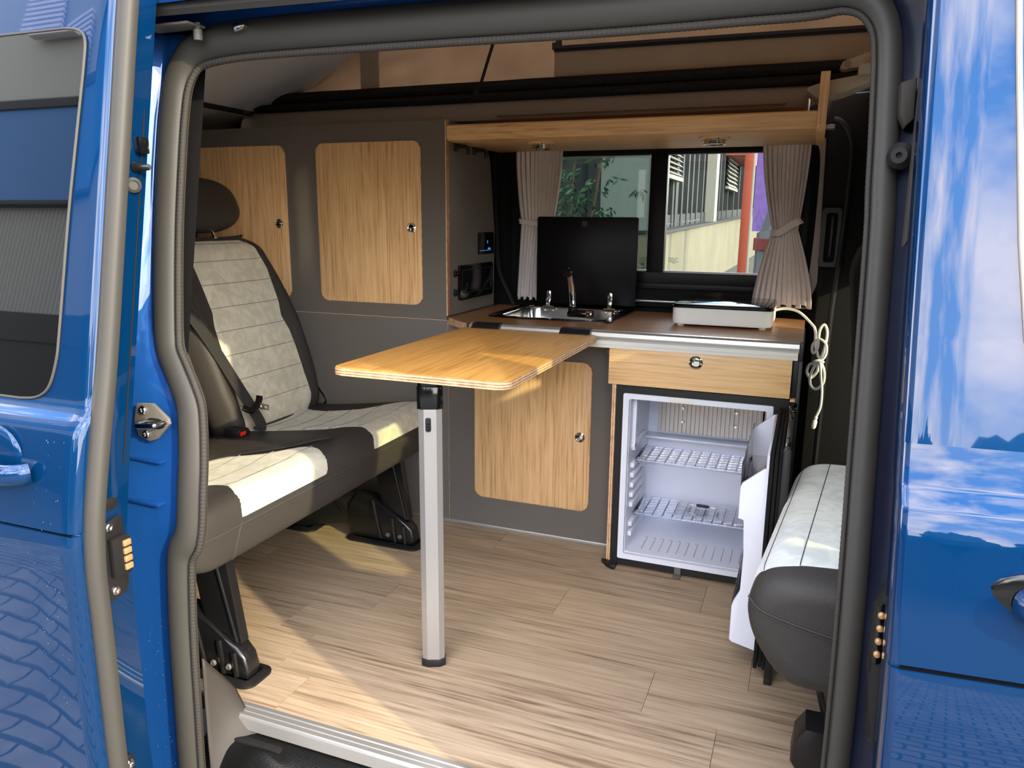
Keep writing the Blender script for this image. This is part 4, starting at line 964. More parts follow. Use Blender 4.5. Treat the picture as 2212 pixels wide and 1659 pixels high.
# switches and sockets on the cabinet side
sp = thing('socket_panel', 'black lidded socket panel on the grey cabinet side', 'socket', (-1.105, 2.47, .83))
bm = NB(); prism(bm, rrect(2.338, .77, 2.622, .888, .008), 'x', -1.1058, -1.096, .003); obj('cover', bm, 'gloss', sp)
bm = NB(); ringframe(bm, rrect(2.352, .792, 2.612, .872, .006), rrect(2.355, .795, 2.609, .869, .006), 'x', -1.0958, -1.0945); obj('lid_frame', bm, 'black', sp)
for z, where in ((.862, 'upper'), (.798, 'lower')):
    t = thing('push_button', where + ' of the two round black push buttons beside the socket panel', 'button', (-1.105, 2.316, z), 'push buttons beside the sockets')
    obj('bezel', B(lathe, [(.0125, 0), (.0125, .004), (.010, .006)], (-1.1055, 2.316, z), (1, 0, 0), 20), 'black', t); obj('cap', B(lathe, [(.0075, 0), (.0075, .006), (.005, .008), (0, .008)], (-1.1, 2.316, z), (1, 0, 0), 16), 'gloss', t)
ct = thing('control_display', 'small black control display with blue markings on the cabinet side', 'display', (-1.105, 2.57, .955))
bm = NB(); prism(bm, rrect(2.506, .918, 2.64, .995, .003), 'x', -1.1058, -1.100, .001); obj('housing', bm, 'gloss', ct)
bm = NB(); box(bm, -1.0998, -1.0994, 2.512, 2.612, .9305, .9315); box(bm, -1.0998, -1.0994, 2.575, 2.585, .960, .9615); box(bm, -1.0998, -1.0994, 2.579, 2.581, .955, .967)
for k in range(3): box(bm, -1.0998, -1.0994, 2.585 + k * .008, 2.590 + k * .008, .9345, .9395)
obj('blue_marking', bm, 'bluelight', ct)

# curtains
def curtain(zt, zb, zm, L, Rr, folds, y0, amp):
    """L and Rr: x of the left and right edge at top, tie, bottom"""
    def f(u, v):
        z = zt + (zb - zt) * v; vm = (zm - zt) / (zb - zt)
        if v < vm: t = v / vm; k = t ** 1.7; a = L[0] + (L[1] - L[0]) * k; b = Rr[0] + (Rr[1] - Rr[0]) * k
        else: t = (v - vm) / (1 - vm); k = 1 - (1 - t) ** 1.5; a = L[1] + (L[2] - L[1]) * k; b = Rr[1] + (Rr[2] - Rr[1]) * k
        pin = math.exp(-((v - vm) / .10) ** 2)
        ph = folds * 2 * PI * u + .9 * math.sin(u * 7 + 1) + .5 * math.sin(v * 3 + u * 13)
        am = amp * (1 - .45 * pin) * (1 - .55 * math.exp(-(v / .05) ** 2))
        x = a + (b - a) * u + (b - a) / folds * .22 * math.sin(ph * 1.0 + .7)
        y = y0 - am * (.75 * math.cos(ph) + .3 * math.cos(2 * ph + 1.3 + 4 * u)) - .004 * math.sin(v * 6 + u * 4)
        z2 = z + (.006 * math.sin(ph * .5 + 2) if v > .97 else 0)
        return (x, y, z2)
    return f
ca = thing('curtain', 'tied-back taupe curtain at the cab end of the window, beside the hob', 'curtain', (-.09, 2.70, .77), 'window curtains')
obj('fabric', B(grid, curtain(1.312, .765, 1.015, (-.178, -.128, -.178), (-.030, -.048, .012), 11, 2.69, .013), 180, 60), 'curtain', ca, solid=.0012)
bm = NB(); sweep(bm, smoothpath([(-.132, 2.70, 1.004), (-.118, 2.668, 1.004), (-.10, 2.664, 1.008), (-.07, 2.668, 1.03), (-.046, 2.674, 1.043), (-.038, 2.70, 1.046)], 6), [(-.011, -.001), (.011, -.001), (.011, .001), (-.011, .001)], (0, -1, 0)); obj('tieback', bm, 'curtain', ca)
ca = thing('curtain', 'tied-back taupe curtain behind the raised sink lid', 'curtain', (-.98, 2.70, .77), 'window curtains')
obj('fabric', B(grid, curtain(1.305, .752, 1.03, (-1.035, -1.012, -1.025), (-.858, -.885, -.90), 11, 2.69, .012), 180, 60), 'curtain', ca, solid=.0012)
bm = NB(); sweep(bm, smoothpath([(-1.018, 2.70, 1.034), (-1.008, 2.672, 1.034), (-.95, 2.668, 1.026), (-.89, 2.674, 1.02), (-.88, 2.70, 1.02)], 6), [(-.009, -.001), (.009, -.001), (.009, .001), (-.009, .001)], (0, -1, 0)); obj('tieback', bm, 'curtain', ca)

# ------------------------------------------------------------------ rear bench
bs = thing('bench_seat', 'two-seat bench in black leatherette with light grey suede, beside the table', 'seat', (-1.4, 1.7, 0))
CP = smoothpath([(-1.170, 0, .292), (-1.140, 0, .300), (-1.132, 0, .345), (-1.134, 0, .395), (-1.146, 0, .425), (-1.180, 0, .437), (-1.235, 0, .434), (-1.33, 0, .420), (-1.45, 0, .404), (-1.56, 0, .391), (-1.63, 0, .388), (-1.68, 0, .372), (-1.70, 0, .32), (-1.66, 0, .285), (-1.45, 0, .285), (-1.27, 0, .288)], 5, True)
CPn = len(CP); ctr = Vector((-1.42, 0, .355))
def cush_pt(p, y, y0, y1):
    e0, e1 = y - y0, y1 - y
    r0, r1 = .075, .05; sh = 0
    if e0 < r0: sh = r0 * .55 * (1 - math.sqrt(max(0, 1 - ((r0 - e0) / r0) ** 2)))
    if e1 < r1: sh = max(sh, r1 * .55 * (1 - math.sqrt(max(0, 1 - ((r1 - e1) / r1) ** 2))))
    q = Vector((p.x, y, p.z)); d = Vector((p.x - ctr.x, 0, p.z - ctr.z))
    kx = 1 - sh / .28; kz = 1 - sh / .075
    dish = 0
    if p.z > .38 and -1.6 < p.x < -1.2:
        for c in (1.435, 1.985): dish += .010 * math.exp(-((y - c) / .10) ** 4)
        dish -= .006 * math.exp(-((y - 1.71) / .05) ** 2)
    return Vector((ctr.x + d.x * kx, y, ctr.z + d.z * kz - dish))
Y0, Y1 = 1.115, 2.252
yl = [Y0 + .075 * (1 - math.cos(t * PI / 16)) for t in range(8)] + [Y0 + .075 + (Y1 - Y0 - .125) * i / 44 for i in range(45)] + [Y1 - .05 * (1 - math.cos(t * PI / 12)) for t in range(5, -1, -1)]
bm = NB(); loft(bm, [[cush_pt(p, y, Y0, Y1) for p in CP] for y in yl]); cu = obj('seat_cushion', bm, 'vinyl', bs, sharp=60)
top0, top1 = 18, 50                                           # profile indices: from the front edge to the back
def cush_surf(s, y, off=0.0):
    i = min(max(s, 0), CPn - 1.001); k = int(i); t = i - k
    p = CP[k].lerp(CP[(k + 1) % CPn], t); tg = (CP[(k + 1) % CPn] - CP[k]).normalized(); nn = Vector((-tg.z, 0, tg.x))
    if nn.dot(p - ctr) < 0: nn = -nn
    return cush_pt(p, y, Y0, Y1) + nn * off
def s_of_x(x):
    for i in range(16, CPn - 1):
        if CP[i].x >= x > CP[i + 1].x: return i + (CP[i].x - x) / (CP[i].x - CP[i + 1].x)
    return 50
XS = (-1.134, -1.15, -1.18, -1.215, -1.25, -1.28, -1.31, -1.36, -1.49, -1.58, -1.64)
near_l = (1.262, 1.270, 1.290, 1.310, 1.312, 1.296, 1.27, 1.26, 1.26, 1.25, 1.24); near_r = (1.592, 1.605, 1.627, 1.638, 1.634, 1.606, 1.58, 1.567, 1.548, 1.56, 1.60)
far_l = (1.818, 1.830, 1.850, 1.866, 1.862, 1.848, 1.838, 1.836, 1.836, 1.83, 1.80); far_r = (2.195, 2.20, 2.206, 2.21, 2.208, 2.19, 2.16, 2.118, 2.108, 2.13, 2.18)
s_front = 13.5
def smooth_i(x, xs, v):
    return (interp(x - .012, xs, v) + 2 * interp(x, xs, v) + interp(x + .012, xs, v) + interp(x - .006, xs, v) + interp(x + .006, xs, v)) / 6
def inset(l, r, name):
    def f(u, v):
        x = XS[0] + (XS[-1] - XS[0]) * u
        uf = .05; s = s_front + (s_of_x(XS[0] - .0255) - s_front) * (u / uf) if u < uf else s_of_x(x)
        xx = [-a for a in XS]; a, b = smooth_i(-x, xx, l), smooth_i(-x, xx, r)
        y = a + (b - a) * v; e = min(v, 1 - v, u * 3, (1 - u) * 3)
        return cush_surf(s, y, .0030 * min(1, e * 25) - .0004)
    return B(grid, f, 101, 40)
for l, r, nm in ((near_l, near_r, 'near'), (far_l, far_r, 'far')):
    ins = obj('suede_inset', inset(l, r, nm), 'suede', cu, sharp=80)
bm = NB(); 
for l, r in ((near_l, near_r), (far_l, far_r)):
    xx = [-a for a in XS]
    for x in (-1.21, -1.30, -1.39, -1.48, -1.57):
        a, b = interp(-x, xx, l), interp(-x, xx, r); tube(bm, [cush_surf(s_of_x(x), a + (b - a) * t / 12, .0026) for t in range(13)], .0011, 5)
objs('quilting_seam', bm, 'seam', cu)
bm = NB(); tube(bm, [cush_surf(12.6, Y0 + .03 + (Y1 - Y0 - .06) * i / 40, .0006) for i in range(41)], .0016, 6)
tube(bm, [cush_surf(s, 1.262 - .012 * math.sin((s - 2) / 11 * PI) - .002 * (13 - s), .0004) for s in range(2, 14)], .0014, 6)
objs('front_piping', bm, 'stitch', cu)
bm = NB()
for k in range(150):
    y = Y0 + .04 + k * .0072
    if y < 1.26:
        for q in (11.9, 13.2): tube(bm, [cush_surf(q, y, .0008), cush_surf(q, y + .0042, .0008)], .0009, 4)
    else: tube(bm, [cush_surf(11.6, y, .0008), cush_surf(11.6, y + .0042, .0008)], .0009, 4)
obj('stitching', bm, 'stitch', cu, kind='stuff')
# backrests
BA = Vector((-1.588, 0, .385)); BD = Vector((-.245, 0, .597)); BL = BD.length; BD.normalize(); BN = Vector((BD.z, 0, -BD.x))
def bpt(s, y, off): return BA + BD * s + Vector((0, y, 0)) + BN * off
def bhalf(s): return interp(s / BL, (0, .05, .2, .5, .75, .92, 1.0), (.218, .232, .248, .258, .250, .232, .205))
def bfront(v, s):
    a = abs(v); b = .022 * math.exp(-((a - .86) / .14) ** 2) * interp(s / BL, (0, .15, .5, .8, 1), (.5, 1, 1.3, .7, .3))
    edge = -.045 * max(0, (a - .88) / .12) ** 2.2
    return b + edge + .010 * math.sin(PI * min(max(s / BL, 0), 1))
def backrest(yc):
    p = obj('backrest', NB(), 'vinyl', bs); bm = NB(); rings = []
    for i in range(35):
        s = BL * (1.02 * i / 34); h = bhalf(s)
        top = max(0, (s / BL - .90) / .12); bot = max(0, (.06 - s / BL) / .06)
        dn = -.055 * top ** 2 - .02 * bot ** 2; th = .115 * (1 - .55 * top ** 2)
        fr = [bpt(s, yc + h * v, bfront(v, s) + dn) for v in [-1 + 2 * k / 36 for k in range(37)]]
        bk = [bpt(s, yc + h * v * .96, -th + .018 * (abs(v) ** 6)) for v in [1 - 2 * k / 10 for k in range(11)]]
        rings.append(fr + bk)
    loft(bm, rings); bmesh.ops.recalc_face_normals(bm, faces=bm.faces)
    bmesh.ops.translate(bm, verts=bm.verts, vec=-LOC[bs.name])
    for f in bm.faces: f.smooth = True
    bm.to_mesh(p.data); bm.free()
    SS = (0.0, .08, .18, .35, .45, .53, .60, .80, .93, .985)
    LL = (-.172, -.176, -.172, -.160, -.155, -.150, -.134, -.132, -.134, -.150); RR = (.150, .176, .178, .182, .182, .172, .182, .190, .178, .150)
    def f(u, v):
        q = .985 * u; s = BL * q; a, b = interp(q, SS, LL), interp(q, SS, RR); y = a + (b - a) * v
        top = max(0, (q - .90) / .12); bot = max(0, (.06 - q) / .06); e = min(v, 1 - v, u, 1 - u)
        return bpt(s, yc + y, bfront(y / bhalf(s), s) - .055 * top ** 2 - .02 * bot ** 2 + .0032 * min(1, e * 30) - .0003)
    obj('suede_inset', B(grid, f, 70, 36), 'suede', p, sharp=80)
    bm = NB()
    for q in (.13, .255, .38, .50, .62, .74, .86, .96):
        a, b = interp(q, SS, LL), interp(q, SS, RR); s = BL * q; top = max(0, (q - .90) / .12)
        tube(bm, [(lambda y: bpt(s, yc + y, bfront(y / bhalf(s), s) - .055 * top ** 2 + .0028))(a + (b - a) * t / 12) for t in range(13)], .0011, 5)
    objs('quilting_seam', bm, 'seam', p)
    tz = BA + BD * (BL * 1.0)
    hr = obj('headrest', NB(), 'vinyl', bs, label='black headrest'); bm = NB(); rings = []
    for i in range(25):
        v = -1 + 2 * i / 24; y = yc + .205 * v; k = (1 - abs(v) ** 3.2) ** .42; c = tz + BD * .118 + BN * -.035
        rings.append([c + Vector((0, y, 0)) + BD * (.092 * k * math.copysign(abs(math.sin(t)) ** .6, math.sin(t))) + BN * (.055 * (k ** .8) * math.copysign(abs(math.cos(t)) ** .8, math.cos(t))) for t in [2 * PI * j / 24 for j in range(24)]])
    loft(bm, rings[1:-1]); bmesh.ops.recalc_face_normals(bm, faces=bm.faces); bmesh.ops.translate(bm, verts=bm.verts, vec=-LOC[bs.name])
    for f_ in bm.faces: f_.smooth = True
    bm.to_mesh(hr.data); bm.free()
    bm = NB()
    for dy in (-.07, .07): tube(bm, [tz + Vector((0, yc + dy, 0)) + BN * -.05 + BD * -.03, tz + Vector((0, yc + dy, 0)) + BN * -.045 + BD * .06], .006, 10); lathe(bm, [(.013, 0), (.013, .004), (.008, .006)], tz + Vector((0, yc + dy, 0)) + BN * -.052 + BD * .004, BD, 14)
    objs('headrest_post', bm, 'chrome', hr)
    bm = NB()
    for q in (-.80, ): tube(bm, [tz + BD * (.118 + .075 * math.sin(t)) + BN * (-.035 + .057 * math.cos(t)) + Vector((0, yc - .15, 0)) for t in [-1.2 + 2.4 * j / 14 for j in range(15)]], .0012, 5)
    obj('seam', bm, 'stitch', hr)
    bm = NB(); tube(bm, [bpt(BL * t / 12, yc + .225, bfront(.225 / bhalf(BL * t / 12), BL * t / 12) + .0005) for t in range(0, 9)], .0015, 5); obj('bolster_piping', bm, 'stitch', p)
backrest(1.995); backrest(1.455)
# bench underframe
for yc in (1.25, 2.037):
    ft = obj('leg', B(prism, [(-1.118, .006), (-1.114, .030), (-1.122, .060), (-1.142, .082), (-1.175, .098), (-1.22, .128), (-1.27, .158), (-1.33, .160), (-1.36, .12), (-1.36, .006)], 'y', yc - .024, yc + .024, .010, 3), 'steelblack', bs)
    bm = NB()
    for (xa, za), (xb, zb) in (((-1.145, .012), (-1.150, .072)), ((-1.182, .012), (-1.190, .094)), ((-1.235, .02), (-1.262, .145))):
        sweep(bm, [(xa, yc - .024, za), (xb, yc - .024, zb)], circ(.007, 8), (0, -1, 0))
    objs('cast_rib', bm, 'steelblack', ft)
    bm = NB()
    for x in (-1.163, -1.207): screw(bm, (x, yc - .026, .034), (0, -1, 0), .0075, .006)
    objs('bolt', bm, 'zinc', ft)
    bm = NB(); prism(bm, [(-1.265, .292), (-1.165, .292), (-1.135, .090), (-1.150, .088), (-1.225, .13), (-1.24, .14)], 'y', yc - .013, yc + .013, .002); sweep(bm, [(-1.195, yc - .014, .29), (-1.147, yc - .014, .092)], circ(.004, 8), (0, -1, 0)); obj('upright_plate', bm, 'steelblack', ft)
    bm = NB(); prism(bm, [(-1.30, .155), (-1.36, .16), (-1.66, .055), (-1.68, .006), (-1.55, .004), (-1.36, .05)], 'y', yc - .016, yc + .016, .003); prism(bm, [(-1.36, .10), (-1.44, .20), (-1.62, .285), (-1.64, .27), (-1.46, .17), (-1.39, .085)], 'y', yc - .02, yc + .02, .003); objs('rear_strut', bm, 'steelblack', ft)
    for x0, x1 in ((-1.365, -1.092), (-1.70, -1.49)):
        bm = NB(); O, I = rrect(x0, yc - .048, x1, yc + .048, .028, 6), rrect(x0 + .02, yc - .030, x1 - .02, yc + .030, .006, 6)
        m_ = rrect(x0 + .012, yc - .038, x1 - .012, yc + .038, .02, 6)
        loft(bm, [[(x, y, .0) for x, y in O], [(x, y, .005) for x, y in O], [(x, y, .011) for x, y in m_], [(x, y, .011) for x, y in I], [(x, y, .0005) for x, y in I]], False); obj('floor_frame', bm, 'black', ft, label='black plastic frame around the floor anchor')
        bm = NB(); box(bm, x0 + .02, x1 - .02, yc - .03, yc + .03, .0002, .001); obj('floor_anchor', bm, 'gloss', ft)
bm = NB()
for y in (1.135, 2.262): sweep(bm, smoothpath([(-1.63, y, .37), (-1.60, y, .395), (-1.66, y, .47)], 4), circ(.006, 8), (0, -1, 0))
objs('recliner_bracket', bm, 'steel', bs)
# belts
wb = thing('seat_belt', 'black seat belt running down between the two backrests to its buckle', 'seat belt', (-1.6, 1.78, .4))
bw = [(-.022, -.0008), (.022, -.0008), (.022, .0008), (-.022, .0008)]
bp_ = [bpt(BL * q, y, o) for q, y, o in ((1.02, 1.655, .02), (.85, 1.695, .026), (.65, 1.738, .032), (.45, 1.778, .038), (.25, 1.806, .045), (.10, 1.822, .055))] + [Vector((-1.535, 1.825, .418)), Vector((-1.54, 1.818, .398))]
bm = NB(); sweep(bm, smoothpath(bp_, 6), bw, BN, fixed=True); obj('webbing', bm, 'webbing', wb)
bm = NB(); c_ = bp_[5] + Vector((.008, 0, .012))
sweep(bm, smoothpath([c_ + Vector((-.01, -.038, .0)), c_ + Vector((.004, -.022, -.012)), c_ + Vector((.008, 0, -.004)), c_ + Vector((.004, .018, .012)), c_ + Vector((0, .026, .022))], 5), rrect(-.010, -.005, .010, .005, .004, 3), BN); tg = obj('tongue_grip', bm, 'gloss', wb)
bm = NB(); O = [(0, -.010), (.034, -.008), (.034, .008), (0, .010)]; I = [(.016, -.004), (.028, -.004), (.028, .004), (.016, .004)]
V0 = [c_ + Vector((.014 + .2 * a, .010 + a * .9, -.004 - a * .35 + b)) for a, b in O]; V1 = [c_ + Vector((.014 + .2 * a, .010 + a * .9, -.004 - a * .35 + b)) for a, b in I]
A_ = [bm.verts.new(p) for p in V0]; B_ = [bm.verts.new(p) for p in V1]
for i in range(4): bm.faces.new((A_[i], A_[(i + 1) % 4], B_[(i + 1) % 4], B_[i]))
obj('tongue_plate', bm, 'steel', wb, solid=.002)
bm = NB(); prism(bm, rrect(1.735, .385, 1.785, .418, .008), 'x', -1.60, -1.545, .004); bk_ = obj('buckle', bm, 'black', wb)
bm = NB(); box(bm, -1.5455, -1.542, 1.742, 1.765, .400, .412, .001); obj('release_button', bm, 'red', bk_)
bm = NB(); sweep(bm, smoothpath([cush_surf(s_of_x(x), y, o) for x, y, o in ((-1.60, 1.43, .006), (-1.52, 1.49, .006), (-1.44, 1.555, .005), (-1.36, 1.60, .006), (-1.28, 1.64, .006), (-1.215, 1.672, .012), (-1.185, 1.688, .020))], 6), [(-.021, -.001), (.021, -.001), (.021, .001), (-.021, .001)], (0, 0, 1), fixed=True)
lb = obj('lap_belt', bm, 'webbing'); tag(lb, 'loose black lap strap lying across the near bench cushion', 'seat belt')

# ------------------------------------------------------------------ front double seat, turned to face the bench
sw = thing('swivel_seat', 'pale grey suede seat with black leatherette end, turned round at the cab', 'seat', (.15, 1.6, 0))
ang = math.atan2(.066, .687)
def swp(u, t, z):
    q = Vector((-.058 + u * math.cos(ang) + (t - 1.285) * math.sin(ang), t - u * math.sin(ang) * .3, z - 1.04)) * .945
    return Vector((q.x, q.y, q.z + 1.04))
SP = smoothpath([(.0, .350), (.003, .392), (.018, .424), (.046, .442), (.10, .449), (.25, .448), (.46, .442), (.47, .35), (.46, .25), (.25, .235), (.11, .232), (.055, .252), (.018, .298)] and [(a, 0, b) for a, b in [(.0, .350), (.003, .392), (.018, .424), (.046, .442), (.10, .449), (.25, .448), (.46, .442), (.47, .35), (.46, .25), (.25, .235), (.11, .225), (.06, .243), (.018, .298)]], 5, True)
def sring(t, sh, off=0):
    o = []
    for p in SP:
        d = Vector((p.x - .235, 0, p.z - .34)); o.append(swp(.235 + d.x * (1 - sh / .24), t, .34 + d.z * (1 - sh / .11)))
    return o
T0, T1 = 1.285, 2.04
tl = [(T0 + .06 * (1 - math.cos(k * PI / 16)), .045 * (1 - math.sin(k * PI / 16))) for k in range(8)] + [(T0 + .06 + (T1 - T0 - .12) * i / 20, 0) for i in range(21)] + [(T1 - .06 * (1 - math.cos(k * PI / 16)), .045 * (1 - math.sin(k * PI / 16))) for k in range(7, -1, -1)]
bm = NB(); loft(bm, [sring(t, s) for t, s in tl]); sc = obj('seat_cushion', bm, 'vinyl', sw, sharp=60)
def swtop(u, v):
    s = 1.5 + 31 * u; k = int(s); p = SP[k].lerp(SP[k + 1], s - k); tn = (SP[k + 1] - SP[k]).normalized(); nn = Vector((-tn.z, 0, tn.x))
    if nn.z < 0 and k > 5: nn = -nn
    if nn.dot(p - Vector((.235, 0, .34))) < 0: nn = -nn
    a = 1.338 + .05 * max(0, (.12 - p.x) / .12) ** 1.5 * 0 + .028 * max(0, (p.x - .06) / .2) + .03 * max(0, (.03 - p.x) / .03) ** 2
    t = a + (1.985 - a) * v; e = min(v, 1 - v, u, 1 - u)
    p2 = p + nn * (.003 * min(1, e * 30) - .0004); return swp(p2.x, t, p2.z)
obj('suede_top', B(grid, swtop, 60, 50), 'suedecool', sc, sharp=80)
bm = NB()
for uu in (.30, .56, .80):
    tube(bm, [swtop(uu, .004 + .99 * i / 30) + Vector((0, 0, .0006)) for i in range(31)], .0009, 5)
objs('quilting_seam', bm, 'stitch', sc)
bm = NB()
def endp(t):                                                  # stitched seam round the near end
    u = .47 * t; z = .385 - .035 * math.sin(min(1, t * 2.2) * PI * .5) - .0 * t
    d_ = min(u + .004, .045)
    return swp(u + .003, T0 + .06 * (1 - math.sqrt(max(0, 1 - (1 - d_ / .045) ** 2))), z) + Vector((-.0012, -.0016, 0))
tube(bm, [endp(i / 30) for i in range(31)], .0016, 6)
for i in range(90):
    tube(bm, [endp(i / 90) + Vector((0, -.0008, .005)), endp((i + .55) / 90) + Vector((0, -.0008, .005))], .0007, 4); tube(bm, [endp(i / 90) + Vector((0, -.0006, -.005)), endp((i + .55) / 90) + Vector((0, -.0006, -.005))], .0007, 4)
obj('end_seam', bm, 'stitch', sc, kind='stuff')
bm = NB(); rings = []
for i in range(20):
    t = i / 19; x = .42 + .16 * t; k = .06 * (1 - max(0, (t - .85) / .15) ** 2 * .5)
    rings.append([(x + a, b, .42 + .70 * t) for a, b in rrect(-k, 1.18 + .02 * t, k, 2.05 - .02 * t, .045, 5)])
loft(bm, rings); obj('backrest', bm, 'vinyl', sw, sharp=60)
for yc in (1.385, 1.805):
    bm = NB(); ell(bm, (.60, yc, 1.245), .055, .215, .105, 20, 12, .6); tube(bm, [(.59, yc, 1.08), (.60, yc, 1.16)], .02, 8); obj('headrest', bm, 'vinyl', sw)
bm = NB(); prism(bm, [(.055, .265), (.40, .265), (.40, .0), (.115, .0), (.105, .09)], 'y', 1.47, 1.9, .012); obj('pedestal', bm, 'olive', sw)
bm = NB(); sweep(bm, [(.052, 1.465, .262), (.10, 1.465, .09), (.112, 1.465, .002)], circ(.006, 8), (0, -1, 0)); obj('pedestal_edge', bm, 'black', sw)
bm = NB(); prism(bm, [(.048, .07), (.066, .10), (.10, .10), (.12, .0), (.058, .0), (.044, .02)], 'y', 1.385, 1.46, .01); obj('rail_foot', bm, 'black', sw)
# driver seat
ds = thing('driver_seat', 'dark driver seat backrest beyond the swivel seat', 'seat', (.3, 2.4, 0))
bm = NB(); rings = []
for i in range(22):
    t = i / 21; x = .25 - .085 * t; k = .075 * (1 - .6 * max(0, (t - .85) / .15) ** 2)
    rings.append([(x + a, b, .30 + .70 * t) for a, b in rrect(-k, 2.03 + .02 * t, k, 2.37 - .02 * t, .06, 5)])
loft(bm, rings); obj('backrest', bm, 'soft', ds, sharp=60)
bm = NB(); box(bm, .22, .66, 2.07, 2.40, .28, .42, .05, 3); obj('seat_cushion', bm, 'soft', ds)
bm = NB(); box(bm, .26, .6, 2.12, 2.38, .0, .285, .01); obj('pedestal', bm, 'soft', ds)
rl = thing('reading_lamp', 'shiny chrome swan-neck reading lamp above the driver seat', 'lamp', (.185, 2.25, 1.0))
bm = NB(); lathe(bm, [(.018, 0), (.017, .01), (.012, .03), (.010, .045), (.0, .046)], (.185, 2.25, 1.0), (0, 0, 1), 20); obj('base', bm, 'chrome', rl)
bm = NB(); tube(bm, smoothpath([(.185, 2.25, 1.03), (.188, 2.24, 1.06), (.198, 2.235, 1.09), (.215, 2.24, 1.11)], 5), .008, 10); obj('stem', bm, 'chrome', rl)
bm = NB(); lathe(bm, [(.0, -.03), (.018, -.026), (.026, -.01), (.029, .012), (.027, .016), (.0, .01)], (.190, 2.235, 1.085), (.7, -.4, .5), 24); obj('lamp_head', bm, 'chrome', rl)

# ------------------------------------------------------------------ tent bellows of the raised roof
tn = thing('roof_tent', 'brown canvas bellows of the raised pop-up roof', 'tent', (-.9, 2.56, 1.47))
def lidz(x): return 1.431 + sl * (x + 2.012)
def cv(y, amp):
    def f(u, v):
        x = -1.99 + 2.27 * u; z0, z1 = 1.455, lidz(x) + .01
        return (x, y + amp * noise.noise(Vector((x * 2.6, v * 2.2, y))) + .5 * amp * noise.noise(Vector((x * 7, v * 5, 2))), z0 + (z1 - z0) * v)
    return f
obj('side_canvas', B(grid, cv(2.565, .02), 90, 24), 'canvas', tn); obj('near_side_canvas', B(grid, cv(1.37, .02), 60, 16), 'canvas', tn)
bm = NB(); grid(bm, lambda u, v: (.285 + .02 * noise.noise(Vector((u * 5, v * 4, 9))), 1.37 + 1.195 * u, 1.455 + (lidz(.28) - 1.455) * v), 30, 20); obj('front_canvas', bm, 'canvas', tn)
def strip(x0, x1, y, zf0, zf1, m, nm):
    bm = NB(); grid(bm, lambda u, v: ((lambda x: (x, y + .02 * noise.noise(Vector((x * 2.6, .3, 2.565))), zf0 + (min(zf1, lidz(x)) - zf0) * v))(x0 + (x1 - x0) * u)), 4, 10); return obj(nm, bm, m, tn)
strip(-1.592, -1.512, 2.543, 1.47, 1.70, 'canvasdark', 'sewn_strip')
bm = NB(); grid(bm, lambda u, v: (-.842 + 1.05 * u, 2.535, 1.47 + .118 * v - .004 * u + .006 * noise.noise(Vector((u * 9, v * 2, 4)))), 40, 8); obj('lower_flap', bm, 'canvasdark', tn, label='olive lower flap of the canvas')
bm = NB(); grid(bm, lambda u, v: (-.842 + 1.05 * u, 2.528, 1.577 + .020 * v - .008 * u), 20, 3); zp = obj('zip_tape', bm, 'zip', tn)
bm = NB()
for dz in (.004, .009): tube(bm, [(-.84 + 1.04 * i / 20, 2.526, 1.577 + dz - .008 * i / 20) for i in range(21)], .0016, 6)
objs('zip_teeth', bm, 'black', zp)
bm = NB(); grid(bm, lambda u, v: (-.838 + .022 * u + .03 * (v ** 2), 2.53, 1.600 + .14 * v), 4, 8); obj('zip_tape', bm, 'zip', tn)
bm = NB(); box(bm, -.848, -.815, 2.526, 2.529, 1.585, 1.607, .0005); obj('zip_stop', bm, 'zip', tn)
gs = thing('roof_strut', 'thin black gas strut slanting up across the brown canvas', 'strut', (-1.097, 2.49, 1.457))
bm = NB(); tube(bm, [(-1.097, 2.492, 1.462), (-1.03, 2.50, 1.66)], .0055, 10); tube(bm, [(-1.03, 2.50, 1.66), (-.88, 2.50, 1.97)], .009, 10); obj('rod', bm, 'steelblack', gs)
bm = NB(); prism(bm, [(-1.118, 1.446), (-1.078, 1.446), (-1.082, 1.454), (-1.092, 1.466), (-1.102, 1.466), (-1.112, 1.454)], 'y', 2.475, 2.505, .003); obj('ball_mount', bm, 'black', gs)

# ------------------------------------------------------------------ outside
G = -.52
gr = sobj('ground', B(box, -40, 25, -25, 60, G - .1, G), 'asphalt')
bm = NB()
for i in range(40):
    for j in range(56):
        x, y = -4.6 + i * .22 + (.11 if j % 2 else 0), -4.4 + j * .11
        if y > .82: continue
        h = random.uniform(.006, .010); a = [(x + .01, y + .004), (x + .105, y + .012), (x + .21, y + .004), (x + .222, y + .054), (x + .21, y + .104), (x + .105, y + .112 - .016), (x + .01, y + .104), (x + .022, y + .054)]
        lo = [bm.verts.new((p, q, G)) for p, q in a]; hi = [bm.verts.new((x + .11 + (p - x - .11) * .95, y + .055 + (q - y - .055) * .92, G + h)) for p, q in a]
        bm.faces.new(hi)
        for k in range(8): bm.faces.new((lo[k], lo[(k + 1) % 8], hi[(k + 1) % 8], hi[k]))
pv = obj('paver', bm, 'paver', gr, kind='stuff', sharp=20)

